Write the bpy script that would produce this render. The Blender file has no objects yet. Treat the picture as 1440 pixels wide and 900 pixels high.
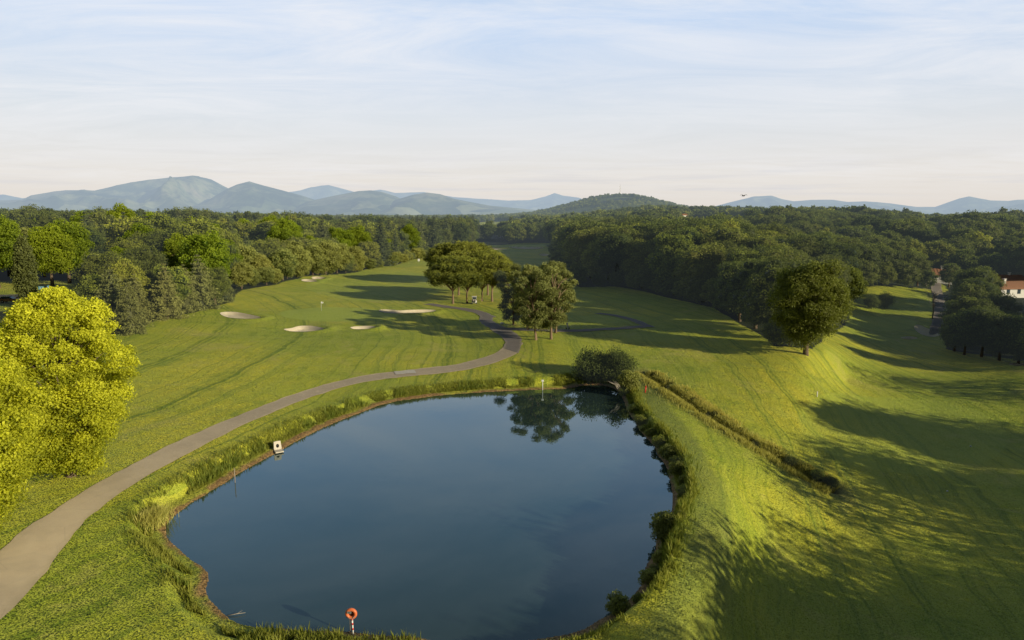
import bpy, math
import numpy as np
from mathutils import Vector, noise as mnoise

# ------------------------------------------------------------------ basics
sc = bpy.context.scene
COL = sc.collection
RNG = np.random.default_rng(7)
CAMH = 26.0
F = 960.0
PITCH = math.radians(8.88)
SUN_EL = math.radians(16)
SUN_DIR2 = np.array([0.85, -0.53]); SUN_DIR2 /= np.linalg.norm(SUN_DIR2)
cp, sp = math.cos(PITCH), math.sin(PITCH)

def ray(u, v):
    a = (u - 720) / F; b = (450 - v) / F
    return np.array([a, cp + b * sp, -sp + b * cp])

def project(x, y, z):
    x = np.asarray(x, float); y = np.asarray(y, float); z = np.asarray(z, float) - CAMH
    d = y * cp - z * sp
    up = y * sp + z * cp
    d = np.where(d < 0.1, 0.1, d)
    return 720 + F * x / d, 450 - F * up / d

def on_z(u, v, z):
    r = ray(u, v); t = (z - CAMH) / r[2]
    return r[0] * t, r[1] * t

# ------------------------------------------------------------------ ground shape
CTL_PX = [
 (0,432,5.2),(60,436,5.0),(120,470,4.2),(200,462,3.8),(300,450,3.4),(450,437,3.3),(430,462,2.6),(520,437,3.2),(570,437,3.2),(350,520,2.4),(540,480,2.3),
 (620,455,2.3),(200,600,2.0),(100,640,2.0),(0,850,1.6),(100,800,1.3),(200,850,1.0),(250,690,1.3),(330,630,1.3),(450,560,1.3),(560,535,1.3),(640,530,1.3),
 (740,525,1.4),(700,485,2.3),(755,475,3.0),(775,480,2.9),(790,510,1.9),(640,425,2.4),(560,415,2.3),(480,405,2.6),(600,385,2.8),(440,392,3.2),(560,372,3.4),
 (850,463,3.3),(900,463,3.2),(858,478,2.6),(860,500,1.7),(950,480,2.5),(850,430,2.6),(860,405,3.2),(940,420,2.8),(1000,445,2.9),(930,510,1.5),(1000,500,1.9),
(1432,416,-1.7),(1400,409,-1.4),(1470,425,-2),(1318,403,1.),
 (1133,498,2.6),(1085,490,2.8),(1160,492,2.0),(1195,500,-0.6),(1190,540,-2.4),(1130,540,0.3),(1080,545,0.4),(1040,530,1.0),(1000,560,0.3),(1060,590,-0.6),(1150,590,-2.0),
 (1230,468,-2.2),(1270,470,-2.3),(1230,455,-1.9),(1300,462,-2.0),(1240,435,-0.8),(1230,410,2.4),(1290,415,1.6),(1330,480,-2.4),(1440,515,-3.0),(1300,540,-3.2),(1440,600,-4.0),
 (1350,700,-4.4),(1440,850,-4.6),(1250,650,-3.4),(1200,800,-4.1),(1180,720,-3.6),(1150,900,-4.0),(1300,950,-4.6),
 (900,545,1.0),(930,590,1.3),(965,630,1.6),(1000,680,1.7),(1012,740,1.8),(1000,810,1.8),(960,890,1.7),(920,960,1.6),(1040,640,-0.3),(1100,680,-1.9),(1140,690,-2.6),
 (1095,760,-2.7),(1085,850,-2.8),(1050,930,-2.6),(990,600,0.3),(950,555,0.9),
 (400,905,0.8),(600,940,0.8),(850,905,1.2),(20,1000,1.4),(560,900,0.7),
]
CTL_W = [ # angle deg, distance, z
 (-40,170,5.5),(-40,300,7),(-30,260,6),(-20,300,6),(-12,350,4),(-5,430,3.2),(0,420,2.8),(5,420,3),(-38,600,10),(-25,600,9),(-12,700,4),(-5,800,3),(2,560,2.5),
 (8,250,3),(12,220,3),(16,170,3.2),(22,180,3.0),(14,350,4),(20,300,4),(27,260,4),(38,150,0),(40,90,-3),(30,400,6),(40,400,7),
 (-40,1200,12),(-20,1200,9),(-8,1300,2),(0,1300,4),(8,900,9),(12,700,13),(20,800,16),(30,900,12),(40,900,8),(12,1100,24),(20,1200,22),(32,1300,10),(40,1400,6),
 (-40,3000,4),(-20,3000,2),(0,3000,2),(20,3000,2),(40,3000,2),(-40,9000,0),(0,9000,0),(40,9000,0),(-40,22000,0),(0,22000,0),(40,22000,0),
 (90,20,0),(90,60,-3),(-90,20,1),(-90,60,2),(180,30,1),(90,300,2),(-90,300,5),(180,300,1),(180,3000,0),(-90,3000,2),(90,3000,2),(70,100,-4),(-70,100,3),(70,400,4),(-70,400,6),
]
def warp(x, y):
    r = np.hypot(x, y) + 1e-6
    ang = np.arctan2(x, y)
    # slightly periodic: use sin/cos plane scaled so nearby structure is resolved
    return np.stack([2.2 * np.sin(ang), 2.2 * np.cos(ang), np.log(r)], -1)
_pts, _z = [], []
for u, v, z in CTL_PX:
    x, y = on_z(u, v, z); _pts.append((x, y)); _z.append(z)
for a, r, z in CTL_W:
    _pts.append((r * math.sin(math.radians(a)), r * math.cos(math.radians(a)))); _z.append(z)
_pts = np.array(_pts); _z = np.array(_z)
_W = warp(_pts[:, 0], _pts[:, 1])
def _phi(d):
    return d
_D = np.linalg.norm(_W[:, None] - _W[None], axis=-1)
_A = _phi(_D) + np.eye(len(_z)) * -0.012
_n = len(_z)
_M = np.zeros((_n + 1, _n + 1)); _M[:_n, :_n] = _A; _M[:_n, _n] = 1; _M[_n, :_n] = 1
_sol = np.linalg.solve(_M, np.append(_z, 0.0))

def seg_dist(x, y, poly, closed=True):
    P = np.asarray(poly, float); n = len(P)
    best = np.full(x.shape, 1e18)
    for i in range(n if closed else n - 1):
        ax, ay = P[i]; bx, by = P[(i + 1) % n]
        dx, dy = bx - ax, by - ay
        L = dx * dx + dy * dy + 1e-12
        t = np.clip(((x - ax) * dx + (y - ay) * dy) / L, 0, 1)
        d = (x - ax - t * dx) ** 2 + (y - ay - t * dy) ** 2
        best = np.minimum(best, d)
    return np.sqrt(best)
def inside(x, y, poly):
    P = np.asarray(poly, float); n = len(P)
    c = np.zeros(np.shape(x), bool)
    for i in range(n):
        ax, ay = P[i]; bx, by = P[(i + 1) % n]
        if ay == by: continue
        k = ((ay > y) != (by > y)) & (x < (bx - ax) * (y - ay) / (by - ay) + ax)
        c ^= k
    return c
def smooth_closed(P, it=2):
    P = np.asarray(P, float)
    for _ in range(it):
        Q = np.roll(P, -1, 0)
        P = np.stack([P * .75 + Q * .25, P * .25 + Q * .75], 1).reshape(-1, 2)
    return P
def smooth_open(P, it=2):
    P = np.asarray(P, float)
    for _ in range(it):
        Q = np.stack([P[:-1] * .75 + P[1:] * .25, P[:-1] * .25 + P[1:] * .75], 1).reshape(-1, P.shape[1])
        P = np.vstack([P[:1], Q, P[-1:]])
    return P

POND_PX = [(235,748),(238,730),(262,712),(290,696),(325,673),(360,653),(400,631),(440,609),(490,586),(545,566),(600,558),(650,553),(700,551),(760,548),
 (800,546),(822,542),(850,542),(868,548),(877,560),(882,580),(896,599),(914,622),(929,645),(942,668),(946,690),(945,715),(938,735),(926,750),(924,768),
 (915,790),(905,815),(888,838),(865,860),(840,875),(812,889),(760,900),(700,910),(640,912),(590,896),(540,890),(490,886),(440,886),(390,886),(345,880),(316,867),
 (299,846),(294,822),(286,801),(266,781),(246,766)]
POND = smooth_closed([on_z(u, v, 0) for u, v in POND_PX], 1)
_pw = np.array([[mnoise.noise(Vector((p[0] * .35, p[1] * .35, 3.1))), mnoise.noise(Vector((p[0] * .35, p[1] * .35, 9.7)))] for p in POND]) * .45
POND = POND + _pw
DITCH = smooth_open([on_z(u, v, z) for u, v, z in [(903,524,1.2),(925,536,1),(955,556,.7),(990,580,.2),(1030,606,-.4),(1070,630,-1.2),(1115,656,-2),(1150,676,-2.6),(1170,684,-3)]], 2)

def vnoise(x, y, s, seed=0):
    """cheap smooth value noise, vectorised"""
    x = x / s; y = y / s
    xi = np.floor(x).astype(np.int64); yi = np.floor(y).astype(np.int64)
    fx = x - xi; fy = y - yi
    fx = fx * fx * (3 - 2 * fx); fy = fy * fy * (3 - 2 * fy)
    def h(a, b):
        n = (a * 374761393 + b * 668265263 + seed * 1442695041) & 0x7fffffff
        n = ((n ^ (n >> 13)) * 1274126177) & 0x7fffffff
        return ((n ^ (n >> 16)) & 0xffff) / 65535.0
    return (h(xi, yi) * (1 - fx) * (1 - fy) + h(xi + 1, yi) * fx * (1 - fy) + h(xi, yi + 1) * (1 - fx) * fy + h(xi + 1, yi + 1) * fx * fy)

BUNKERS = []   # filled below: (world polygon, depth)
def sstep(a, b, x):
    t = np.clip((x - a) / (b - a), 0, 1); return t * t * (3 - 2 * t)
def H0(x, y):
    sh = np.shape(x); x = np.ravel(np.asarray(x, float)); y = np.ravel(np.asarray(y, float))
    out = np.empty(len(x))
    for i in range(0, len(x), 60000):
        w = warp(x[i:i + 60000], y[i:i + 60000])
        d = np.sqrt(((w[:, None, :] - _W[None]) ** 2).sum(-1) + 1e-9)
        out[i:i + 60000] = d @ _sol[:_n] + _sol[_n]
    return out.reshape(sh)
def H(x, y):
    x = np.asarray(x, float); y = np.asarray(y, float)
    z = H0(x, y)
    r = np.hypot(x, y)
    k = sstep(28, 60, r)
    z = z + k * ((vnoise(x, y, 23, 1) - .5) * .55 + (vnoise(x, y, 9, 2) - .5) * .16) + sstep(150, 600, r) * (vnoise(x, y, 90, 3) - .5) * 3
    # wooded hill behind the right-hand woods
    hx, hy = HILL
    dx = (x - hx) / 250.; dy = (y - hy) / 420.
    z = z + 82 * np.exp(-(np.abs(dx) ** 1.9 + dy * dy))
    # pond basin
    near = (x > -60) & (x < 60) & (y > 15) & (y < 150)
    if near.any():
        xs, ys, zs = x[near], y[near], z[near]
        d = seg_dist(xs, ys, POND); ins = inside(xs, ys, POND)
        right = sstep(4, 14, xs) * sstep(30, 40, ys)
        bw = 2.6 - right * .9
        zo = zs * sstep(0.5, 1.0, d / bw) * .8 + zs * .2 * np.clip(d / bw, 0, 1) + np.minimum(d, .6) * .16 * (1 - sstep(.6, bw, d))
        zo = np.maximum(zo, np.minimum(.04 + d * .1, .2))
        zi = -np.minimum(d * .4, 1.6) - .02
        zz = np.where(ins, zi, np.where(d < bw * 1.02, zo, zs))
        dd = seg_dist(xs, ys, DITCH, False)
        zz = zz - .75 * np.exp(-(dd / .75) ** 2) * (~ins) * sstep(0, 2.5, d)
        z = z.copy(); z[near] = zz
    for poly, dep, bb in BUNKERS:
        m = (x > bb[0]) & (x < bb[1]) & (y > bb[2]) & (y < bb[3])
        if m.any():
            xs, ys = x[m], y[m]
            d = seg_dist(xs, ys, poly) * np.where(inside(xs, ys, poly), 1, -1)
            zz = z[m] - 1.3 * dep * sstep(-.3, 1.3, d)
            # raised grass lip on the sunny (near/right) side
            c = poly.mean(0); q = ((xs - c[0]) * .6 - (ys - c[1]) * .1) / (np.abs(poly[:, 0] - c[0]).max())
            zz = zz + 1.1 * dep * np.exp(-((d + 1.3) / 1.3) ** 2) * np.clip(q, -.2, 1)
            z[m] = zz
    return z
_t = 2600.
HILL = (ray(868, 300)[0] * _t / ray(868, 300)[1], _t)

_TT = np.exp(np.linspace(math.log(18), math.log(15000), 2600))
def at(u, v):
    """pixel of the photo -> point where that sight line meets the terrain"""
    r = ray(u, v); X = r[0] * _TT; Y = r[1] * _TT; Z = CAMH + r[2] * _TT
    h = H(X, Y); k = np.argmax(Z < h)
    if not (Z < h).any(): k = len(_TT) - 1
    a, b = _TT[max(k - 1, 0)], _TT[k]
    t = np.linspace(a, b, 40); h = H(r[0] * t, r[1] * t); kk = np.argmax(CAMH + r[2] * t < h)
    t = t[kk]
    return Vector((r[0] * t, r[1] * t, float(H(np.array([r[0] * t]), np.array([r[1] * t]))[0])))
def gz(x, y): return float(H(np.array([float(x)]), np.array([float(y)]))[0])

# ------------------------------------------------------------------ material helpers
def mat(name):
    m = bpy.data.materials.new(name); m.use_nodes = True
    nt = m.node_tree; nt.nodes.clear(); m.cycles.emission_sampling = 'NONE'
    return m, nt
def N(nt, t, **kw):
    n = nt.nodes.new(t)
    for k, v in kw.items():
        if k.startswith('i_'):
            key = k[2:]
            n.inputs[int(key) if key.isdigit() else key.replace('_', ' ')].default_value = v
        else: setattr(n, k, v)
    return n
def Lk(nt, a, b): nt.links.new(a, b)
def mixc(nt, fac, a, b, bt='MIX'):
    n = nt.nodes.new('ShaderNodeMix'); n.data_type = 'RGBA'; n.blend_type = bt; n.clamp_factor = True
    for s, v in ((n.inputs[0], fac), (n.inputs[6], a), (n.inputs[7], b)):
        if isinstance(v, (int, float)): s.default_value = v
        elif isinstance(v, (tuple, list)): s.default_value = (*v[:3], 1)
        else: nt.links.new(v, s)
    return n.outputs[2]
def mth(nt, op, a, b=None, c=None, clamp=False):
    n = nt.nodes.new('ShaderNodeMath'); n.operation = op; n.use_clamp = clamp
    for s, v in zip(n.inputs, (a, b, c)):
        if v is None: continue
        if isinstance(v, (int, float)): s.default_value = v
        else: nt.links.new(v, s)
    return n.outputs[0]
def ramp(nt, fac, stops, interp='LINEAR'):
    n = nt.nodes.new('ShaderNodeValToRGB'); n.color_ramp.interpolation = interp
    e = n.color_ramp.elements
    while len(e) < len(stops): e.new(0.5)
    for i, (p, c) in enumerate(stops):
        e[i].position = p; e[i].color = (*c[:3], 1) if isinstance(c, (tuple, list)) else (c, c, c, 1)
    nt.links.new(fac, n.inputs[0]); return n.outputs[0]
def noise(nt, vec, scale, detail=3, rough=.55, dist=0):
    n = N(nt, 'ShaderNodeTexNoise'); n.inputs['Scale'].default_value = scale; n.inputs['Detail'].default_value = detail
    n.inputs['Roughness'].default_value = rough; n.inputs['Distortion'].default_value = dist
    nt.links.new(vec, n.inputs['Vector']); return n
def mapping(nt, vec, scale=(1, 1, 1), rot=(0, 0, 0), loc=(0, 0, 0)):
    n = N(nt, 'ShaderNodeMapping'); n.inputs['Scale'].default_value = scale; n.inputs['Rotation'].default_value = rot
    n.inputs['Location'].default_value = loc; nt.links.new(vec, n.inputs['Vector']); return n.outputs[0]
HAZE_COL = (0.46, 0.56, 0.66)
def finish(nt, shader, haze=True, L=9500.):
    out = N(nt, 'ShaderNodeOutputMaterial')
    if haze:   # aerial haze painted into the material as a glow that grows with the distance of the surface from the golf course (a fixed place in the world)
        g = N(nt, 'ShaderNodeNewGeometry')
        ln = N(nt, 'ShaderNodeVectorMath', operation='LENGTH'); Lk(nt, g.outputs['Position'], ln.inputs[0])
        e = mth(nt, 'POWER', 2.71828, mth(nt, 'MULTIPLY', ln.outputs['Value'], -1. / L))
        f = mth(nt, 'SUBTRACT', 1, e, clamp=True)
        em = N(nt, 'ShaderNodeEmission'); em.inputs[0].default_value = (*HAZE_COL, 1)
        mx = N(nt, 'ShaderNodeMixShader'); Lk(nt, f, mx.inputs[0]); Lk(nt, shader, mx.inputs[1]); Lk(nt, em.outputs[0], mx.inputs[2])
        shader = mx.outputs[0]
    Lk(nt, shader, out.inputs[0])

def simple(name, col, rough=.6, var=.25, scale=6., metal=0., spec=.4, bump=0.):
    m, nt = mat(name); tc = N(nt, 'ShaderNodeTexCoord')
    n = noise(nt, tc.outputs['Object'], scale, 4)
    c = mixc(nt, n.outputs['Fac'], tuple(k * (1 - var) for k in col), tuple(min(1, k * (1 + var)) for k in col))
    b = N(nt, 'ShaderNodeBsdfPrincipled'); Lk(nt, c, b.inputs['Base Color'])
    b.inputs['Roughness'].default_value = rough; b.inputs['Metallic'].default_value = metal; b.inputs['Specular IOR Level'].default_value = spec
    if bump:
        bp = N(nt, 'ShaderNodeBump'); bp.inputs['Strength'].default_value = bump; bp.inputs['Distance'].default_value = .05
        n2 = noise(nt, tc.outputs['Object'], scale * 6, 4); Lk(nt, n2.outputs['Fac'], bp.inputs['Height']); Lk(nt, bp.outputs[0], b.inputs['Normal'])
    finish(nt, b.outputs[0], False); return m

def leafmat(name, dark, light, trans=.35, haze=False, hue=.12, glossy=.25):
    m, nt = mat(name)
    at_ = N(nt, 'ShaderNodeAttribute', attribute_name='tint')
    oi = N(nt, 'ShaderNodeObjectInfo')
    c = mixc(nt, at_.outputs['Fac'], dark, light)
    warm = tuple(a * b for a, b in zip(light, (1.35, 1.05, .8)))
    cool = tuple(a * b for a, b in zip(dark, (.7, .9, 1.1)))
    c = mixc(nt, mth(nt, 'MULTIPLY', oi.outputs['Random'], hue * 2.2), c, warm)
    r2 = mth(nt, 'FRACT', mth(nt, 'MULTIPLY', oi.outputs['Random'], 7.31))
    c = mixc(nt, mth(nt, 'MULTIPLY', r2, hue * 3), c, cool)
    d = N(nt, 'ShaderNodeBsdfPrincipled'); Lk(nt, c, d.inputs['Base Color']); d.inputs['Roughness'].default_value = .62
    d.inputs['Specular IOR Level'].default_value = glossy
    t = N(nt, 'ShaderNodeBsdfTranslucent')
    tc = mixc(nt, .5, c, (light[0] * 1.3, light[1] * 1.3, light[2] * .6)); Lk(nt, tc, t.inputs['Color'])
    mx = N(nt, 'ShaderNodeMixShader'); mx.inputs[0].default_value = trans
    Lk(nt, d.outputs[0], mx.inputs[1]); Lk(nt, t.outputs[0], mx.inputs[2])
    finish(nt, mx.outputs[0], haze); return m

M = {}
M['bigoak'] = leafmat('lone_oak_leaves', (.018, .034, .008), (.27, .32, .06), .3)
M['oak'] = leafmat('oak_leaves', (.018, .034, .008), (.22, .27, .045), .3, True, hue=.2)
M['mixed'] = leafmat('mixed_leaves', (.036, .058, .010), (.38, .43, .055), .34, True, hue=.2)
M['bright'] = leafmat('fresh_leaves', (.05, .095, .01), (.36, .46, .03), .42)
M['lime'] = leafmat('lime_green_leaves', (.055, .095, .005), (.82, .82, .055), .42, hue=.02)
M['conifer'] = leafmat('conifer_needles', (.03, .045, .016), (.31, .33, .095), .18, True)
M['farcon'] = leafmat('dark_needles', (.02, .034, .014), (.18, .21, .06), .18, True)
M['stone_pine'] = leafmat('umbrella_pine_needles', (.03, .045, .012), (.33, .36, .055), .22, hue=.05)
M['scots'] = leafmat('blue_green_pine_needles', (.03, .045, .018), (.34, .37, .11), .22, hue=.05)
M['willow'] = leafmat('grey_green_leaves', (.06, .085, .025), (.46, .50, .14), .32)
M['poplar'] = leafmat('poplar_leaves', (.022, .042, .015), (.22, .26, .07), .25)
M['reed'] = leafmat('bank_grass_blades', (.09, .14, .015), (.36, .38, .07), .4)
M['dry'] = leafmat('dry_grass_blades', (.28, .29, .05), (.64, .58, .17), .35)
M['weed'] = leafmat('dark_weeds', (.03, .045, .012), (.13, .14, .04), .25)
M['bark'] = simple('bark', (.13, .095, .065), .9, .35, 3, bump=.4)
M['pinebark'] = simple('orange_pine_bark', (.21, .145, .09), .9, .35, 3, bump=.4)
M['deadwood'] = simple('bleached_deadwood', (.35, .31, .25), .9, .25, 3)
M['white'] = simple('white_paint', (.75, .75, .73), .45, .06, 4)
M['plaster'] = simple('white_render', (.72, .70, .66), .85, .08, 1.5)
M['roof'] = simple('terracotta_tiles', (.36, .19, .115), .85, .3, 2.2, bump=.3)
M['shutter'] = simple('teal_shutter_paint', (.03, .17, .24), .5, .15, 5)
M['orange'] = simple('orange_plastic', (.68, .17, .06), .4, .1, 5)
M['black'] = simple('black_rubber', (.02, .02, .02), .7, .2, 5)
M['darkglass'] = simple('tinted_glass', (.03, .05, .07), .08, .1, 3, spec=.8)
M['redcar'] = simple('maroon_car_paint', (.13, .02, .025), .25, .1, 2, spec=.7)
M['bluevan'] = simple('blue_van_paint', (.10, .17, .30), .35, .1, 2, spec=.6)
M['redlamp'] = simple('red_lens', (.55, .03, .02), .3, .1, 5)
M['steel'] = simple('galvanised_steel', (.42, .43, .43), .45, .12, 4, metal=.6)
M['concrete'] = simple('pale_concrete', (.58, .52, .43), .85, .18, 3, bump=.2)
M['signblue'] = simple('light_blue_sign_face', (.10, .36, .52), .4, .06, 5)
M['rope'] = simple('grey_rope', (.3, .3, .28), .8, .2, 8)
M['red'] = simple('red_paint', (.6, .05, .03), .4, .1, 5)
M['wood'] = simple('weathered_wood', (.30, .25, .19), .85, .25, 5)
M['seat'] = simple('beige_vinyl', (.55, .50, .42), .6, .1, 5)
M['feather'] = simple('black_feathers', (.012, .012, .014), .7, .2, 9)

# ------------------------------------------------------------------ object helpers
def link(o, parent=None):
    COL.objects.link(o)
    if parent is not None: o.parent = parent
    return o
def tag(o, label=None, cat=None, group=None, kind=None):
    if label: o['label'] = label
    if cat: o['category'] = cat
    if group: o['group'] = group
    if kind: o['kind'] = kind
    return o
def empty(name, loc, rz=0., label=None, cat=None, group=None):
    o = bpy.data.objects.new(name, None); o.empty_display_size = .3
    o.location = loc; o.rotation_euler = (0, 0, rz); link(o); return tag(o, label, cat, group)
def mesh_np(name, V, Fq, material, tint=None, smooth=False):
    """V (n,3); Fq (m,k) same-size faces"""
    V = np.asarray(V, np.float32); Fq = np.asarray(Fq, np.int32); k = Fq.shape[1]
    me = bpy.data.meshes.new(name)
    me.vertices.add(len(V)); me.vertices.foreach_set('co', V.ravel())
    me.loops.add(Fq.size); me.loops.foreach_set('vertex_index', Fq.ravel())
    me.polygons.add(len(Fq)); me.polygons.foreach_set('loop_start', np.arange(0, Fq.size, k, dtype=np.int32))
    me.polygons.foreach_set('use_smooth', np.full(len(Fq), smooth, bool))
    if tint is not None:
        a = me.attributes.new('tint', 'FLOAT', 'POINT'); a.data.foreach_set('value', np.asarray(tint, np.float32))
    me.materials.append(material); me.update(calc_edges=True); me.validate()
    return me
class MB:
    """collects boxes, tubes, lathes into ONE mesh"""
    def __init__(s): s.v = []; s.f = []
    def add(s, V, Fs):
        n = len(s.v); s.v += [tuple(p) for p in V]; s.f += [tuple(i + n for i in f) for f in Fs]; return s
    def box(s, c, d, rz=0, taper=1.):
        cx, cy, cz = c; dx, dy, dz = d[0] / 2, d[1] / 2, d[2] / 2; ca, sa = math.cos(rz), math.sin(rz); V = []
        for sz in (-1, 1):
            k = taper if sz > 0 else 1
            for sx, sy in ((-1, -1), (1, -1), (1, 1), (-1, 1)):
                x, y = sx * dx * k, sy * dy * k
                V.append((cx + x * ca - y * sa, cy + x * sa + y * ca, cz + sz * dz))
        return s.add(V, [(3, 2, 1, 0), (4, 5, 6, 7), (0, 1, 5, 4), (1, 2, 6, 5), (2, 3, 7, 6), (3, 0, 4, 7)])
    def tube(s, pts, rad, n=8, cap=True):
        pts = [Vector(p) for p in pts]; rad = rad if isinstance(rad, (list, tuple)) else [rad] * len(pts)
        V = []; Fs = []
        for i, p in enumerate(pts):
            d = (pts[min(i + 1, len(pts) - 1)] - pts[max(i - 1, 0)]).normalized()
            a = d.cross(Vector((0, 0, 1)))
            if a.length < .05: a = d.cross(Vector((0, 1, 0)))
            a.normalize(); b = d.cross(a)
            for k in range(n):
                t = 2 * math.pi * k / n; V.append(p + (a * math.cos(t) + b * math.sin(t)) * rad[i])
        for i in range(len(pts) - 1):
            for k in range(n):
                Fs.append((i * n + k, i * n + (k + 1) % n, (i + 1) * n + (k + 1) % n, (i + 1) * n + k))
        if cap: Fs.append(tuple(range(n))); Fs.append(tuple((len(pts) - 1) * n + k for k in range(n)))
        return s.add(V, Fs)
    def torus(s, c, R, r, n=24, m=8, tilt=0.):
        V = []; Fs = []
        for i in range(n):
            t = 2 * math.pi * i / n
            for k in range(m):
                q = 2 * math.pi * k / m; rr = R + r * math.cos(q)
                x, y, z = rr * math.cos(t), r * math.sin(q), rr * math.sin(t)
                V.append((c[0] + x, c[1] + y * math.cos(tilt) - z * math.sin(tilt), c[2] + z * math.cos(tilt) + y * math.sin(tilt)))
        for i in range(n):
            for k in range(m):
                Fs.append((i * m + k, ((i + 1) % n) * m + k, ((i + 1) % n) * m + (k + 1) % m, i * m + (k + 1) % m))
        return s.add(V, Fs)
    def prism(s, prof, y0, y1):
        """profile in xz extruded along y"""
        n = len(prof); V = [(x, y0, z) for x, z in prof] + [(x, y1, z) for x, z in prof]
        Fs = [tuple(range(n)), tuple(range(2 * n - 1, n - 1, -1))] + [(i, i + n, (i + 1) % n + n, (i + 1) % n) for i in range(n)]
        return s.add(V, Fs)
    def mesh(s, name, material, smooth=False, bev=0.):
        me = bpy.data.meshes.new(name); me.from_pydata(s.v, [], s.f); me.materials.append(material)
        import bmesh
        bm = bmesh.new(); bm.from_mesh(me); bmesh.ops.recalc_face_normals(bm, faces=bm.faces)
        if bev: bmesh.ops.bevel(bm, geom=list(bm.edges), offset=bev, segments=2, affect='EDGES', clamp_overlap=True)
        bm.to_mesh(me); bm.free()
        if smooth: me.polygons.foreach_set('use_smooth', [True] * len(me.polygons))
        me.update(); return me
    def build(s, name, material, parent=None, smooth=False, bev=0., loc=None):
        o = bpy.data.objects.new(name, s.mesh(name, material, smooth, bev)); link(o, parent)
        if loc is not None: o.location = loc
        return o

# ------------------------------------------------------------------ foliage generators
def unit(v): return v / (np.linalg.norm(v, axis=-1, keepdims=True) + 1e-9)
def leaves(C, Nn, size, tint, rng, aspect=.62, rnd=.55):
    n = len(C)
    nn = unit(unit(Nn) * (1 - rnd) + unit(rng.normal(size=(n, 3))) * rnd)
    a = unit(np.cross(nn, unit(rng.normal(size=(n, 3))))); b = np.cross(nn, a)
    s = (size * rng.uniform(.65, 1.3, n))[:, None]
    V = np.stack([C + a * s * .5, C + b * s * .5 * aspect + nn * s * .08, C - a * s * .5, C - b * s * .5 * aspect + nn * s * .08], 1).reshape(-1, 3)
    Fq = np.arange(4 * n).reshape(n, 4)
    return V, Fq, np.repeat(tint, 4)
_t1 = (1 + 5 ** .5) / 2
_ICO_V = unit(np.array([(-1, _t1, 0), (1, _t1, 0), (-1, -_t1, 0), (1, -_t1, 0), (0, -1, _t1), (0, 1, _t1), (0, -1, -_t1), (0, 1, -_t1), (_t1, 0, -1), (_t1, 0, 1), (-_t1, 0, -1), (-_t1, 0, 1)], float))
_ICO_F = np.array([(0,11,5),(0,5,1),(0,1,7),(0,7,10),(0,10,11),(1,5,9),(5,11,4),(11,10,2),(10,7,6),(7,1,8),(3,9,4),(3,4,2),(3,2,6),(3,6,8),(3,8,9),(4,9,5),(2,4,11),(6,2,10),(8,6,7),(9,8,1)])
def crown_from_lobes(name, L, R, nleaf, lsize, material, rng, squash=.85, core=.62, rnd=.55, aspect=.62, shell=(.72, 1.08), top_bias=.15, under=.5):
    """L lobe centres (k,3), R radii (k,)"""
    L = np.asarray(L, float); R = np.asarray(R, float)
    w = R ** 2 / (R ** 2).sum()
    idx = rng.choice(len(L), int(nleaf * 1.5), p=w)
    d = unit(rng.normal(size=(len(idx), 3))); d[:, 2] += top_bias; d = unit(d)
    # uneven lobe surface
    ph = np.sin(d[:, 0] * 5 + idx) * np.sin(d[:, 1] * 4.3 + idx * 1.7) * np.sin(d[:, 2] * 4.7 + idx * .6)
    rad = R[idx] * rng.uniform(shell[0], shell[1], len(idx)) * (1 + .22 * ph)
    P = L[idx] + d * rad[:, None] * np.array([1, 1, squash])
    keep = np.ones(len(P), bool)
    for k in range(len(L)):
        q = (P - L[k]) / np.array([1, 1, squash]); keep &= ~((np.linalg.norm(q, axis=1) < R[k] * .66) & (idx != k))
    keep &= ~((d[:, 2] < -.3) & (rng.random(len(P)) > under))
    P, d, idx = P[keep][:nleaf], d[keep][:nleaf], idx[keep][:nleaf]
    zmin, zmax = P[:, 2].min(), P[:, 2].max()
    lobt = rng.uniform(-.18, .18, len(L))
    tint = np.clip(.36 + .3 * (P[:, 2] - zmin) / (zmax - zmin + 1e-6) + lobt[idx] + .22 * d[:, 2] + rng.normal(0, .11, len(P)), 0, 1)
    V, Fq, T = leaves(P, d + np.array([0, 0, .25]), np.full(len(P), lsize), tint, rng, aspect, rnd)
    if core > 0:  # dark core added in each lobe, painted as the crown's shaded inside
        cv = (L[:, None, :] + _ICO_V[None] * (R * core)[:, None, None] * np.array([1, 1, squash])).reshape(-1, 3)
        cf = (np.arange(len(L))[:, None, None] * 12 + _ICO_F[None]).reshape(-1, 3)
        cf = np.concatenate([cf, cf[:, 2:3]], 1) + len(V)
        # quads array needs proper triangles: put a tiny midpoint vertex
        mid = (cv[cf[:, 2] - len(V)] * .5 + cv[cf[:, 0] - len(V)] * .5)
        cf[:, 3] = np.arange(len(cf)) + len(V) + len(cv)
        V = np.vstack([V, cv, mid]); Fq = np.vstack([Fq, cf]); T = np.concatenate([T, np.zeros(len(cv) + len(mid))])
    return mesh_np(name, V, Fq, material, T)
def lobes_ellipsoid(rng, n, r, z0, z1, fr=(.28, .42), shape=1., low=.5):
    """lobe centres near the surface of an egg from z0 to z1 with max radius r"""
    c = (z0 + z1) / 2; hz = (z1 - z0) / 2
    k = np.arange(n) + .5
    ct = 1 - 2 * k / n; ph = k * 2.39996 + rng.uniform(0, 6.28)
    st = np.sqrt(1 - ct ** 2)
    rr = rng.uniform(.55, .8, n)
    wz = np.where(ct > 0, 1, 1.0)
    x = np.cos(ph) * st * rr * r; y = np.sin(ph) * st * rr * r
    z = c + ct * hz * rr * shape + rng.normal(0, .04 * hz, n)
    R = r * rng.uniform(fr[0], fr[1], n)
    L = np.stack([x, y, z], -1)
    L = np.vstack([L, [[0, 0, c]], [[0, 0, c + hz * .35]]]); R = np.append(R, [r * .5, r * .42])
    return L, R
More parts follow.
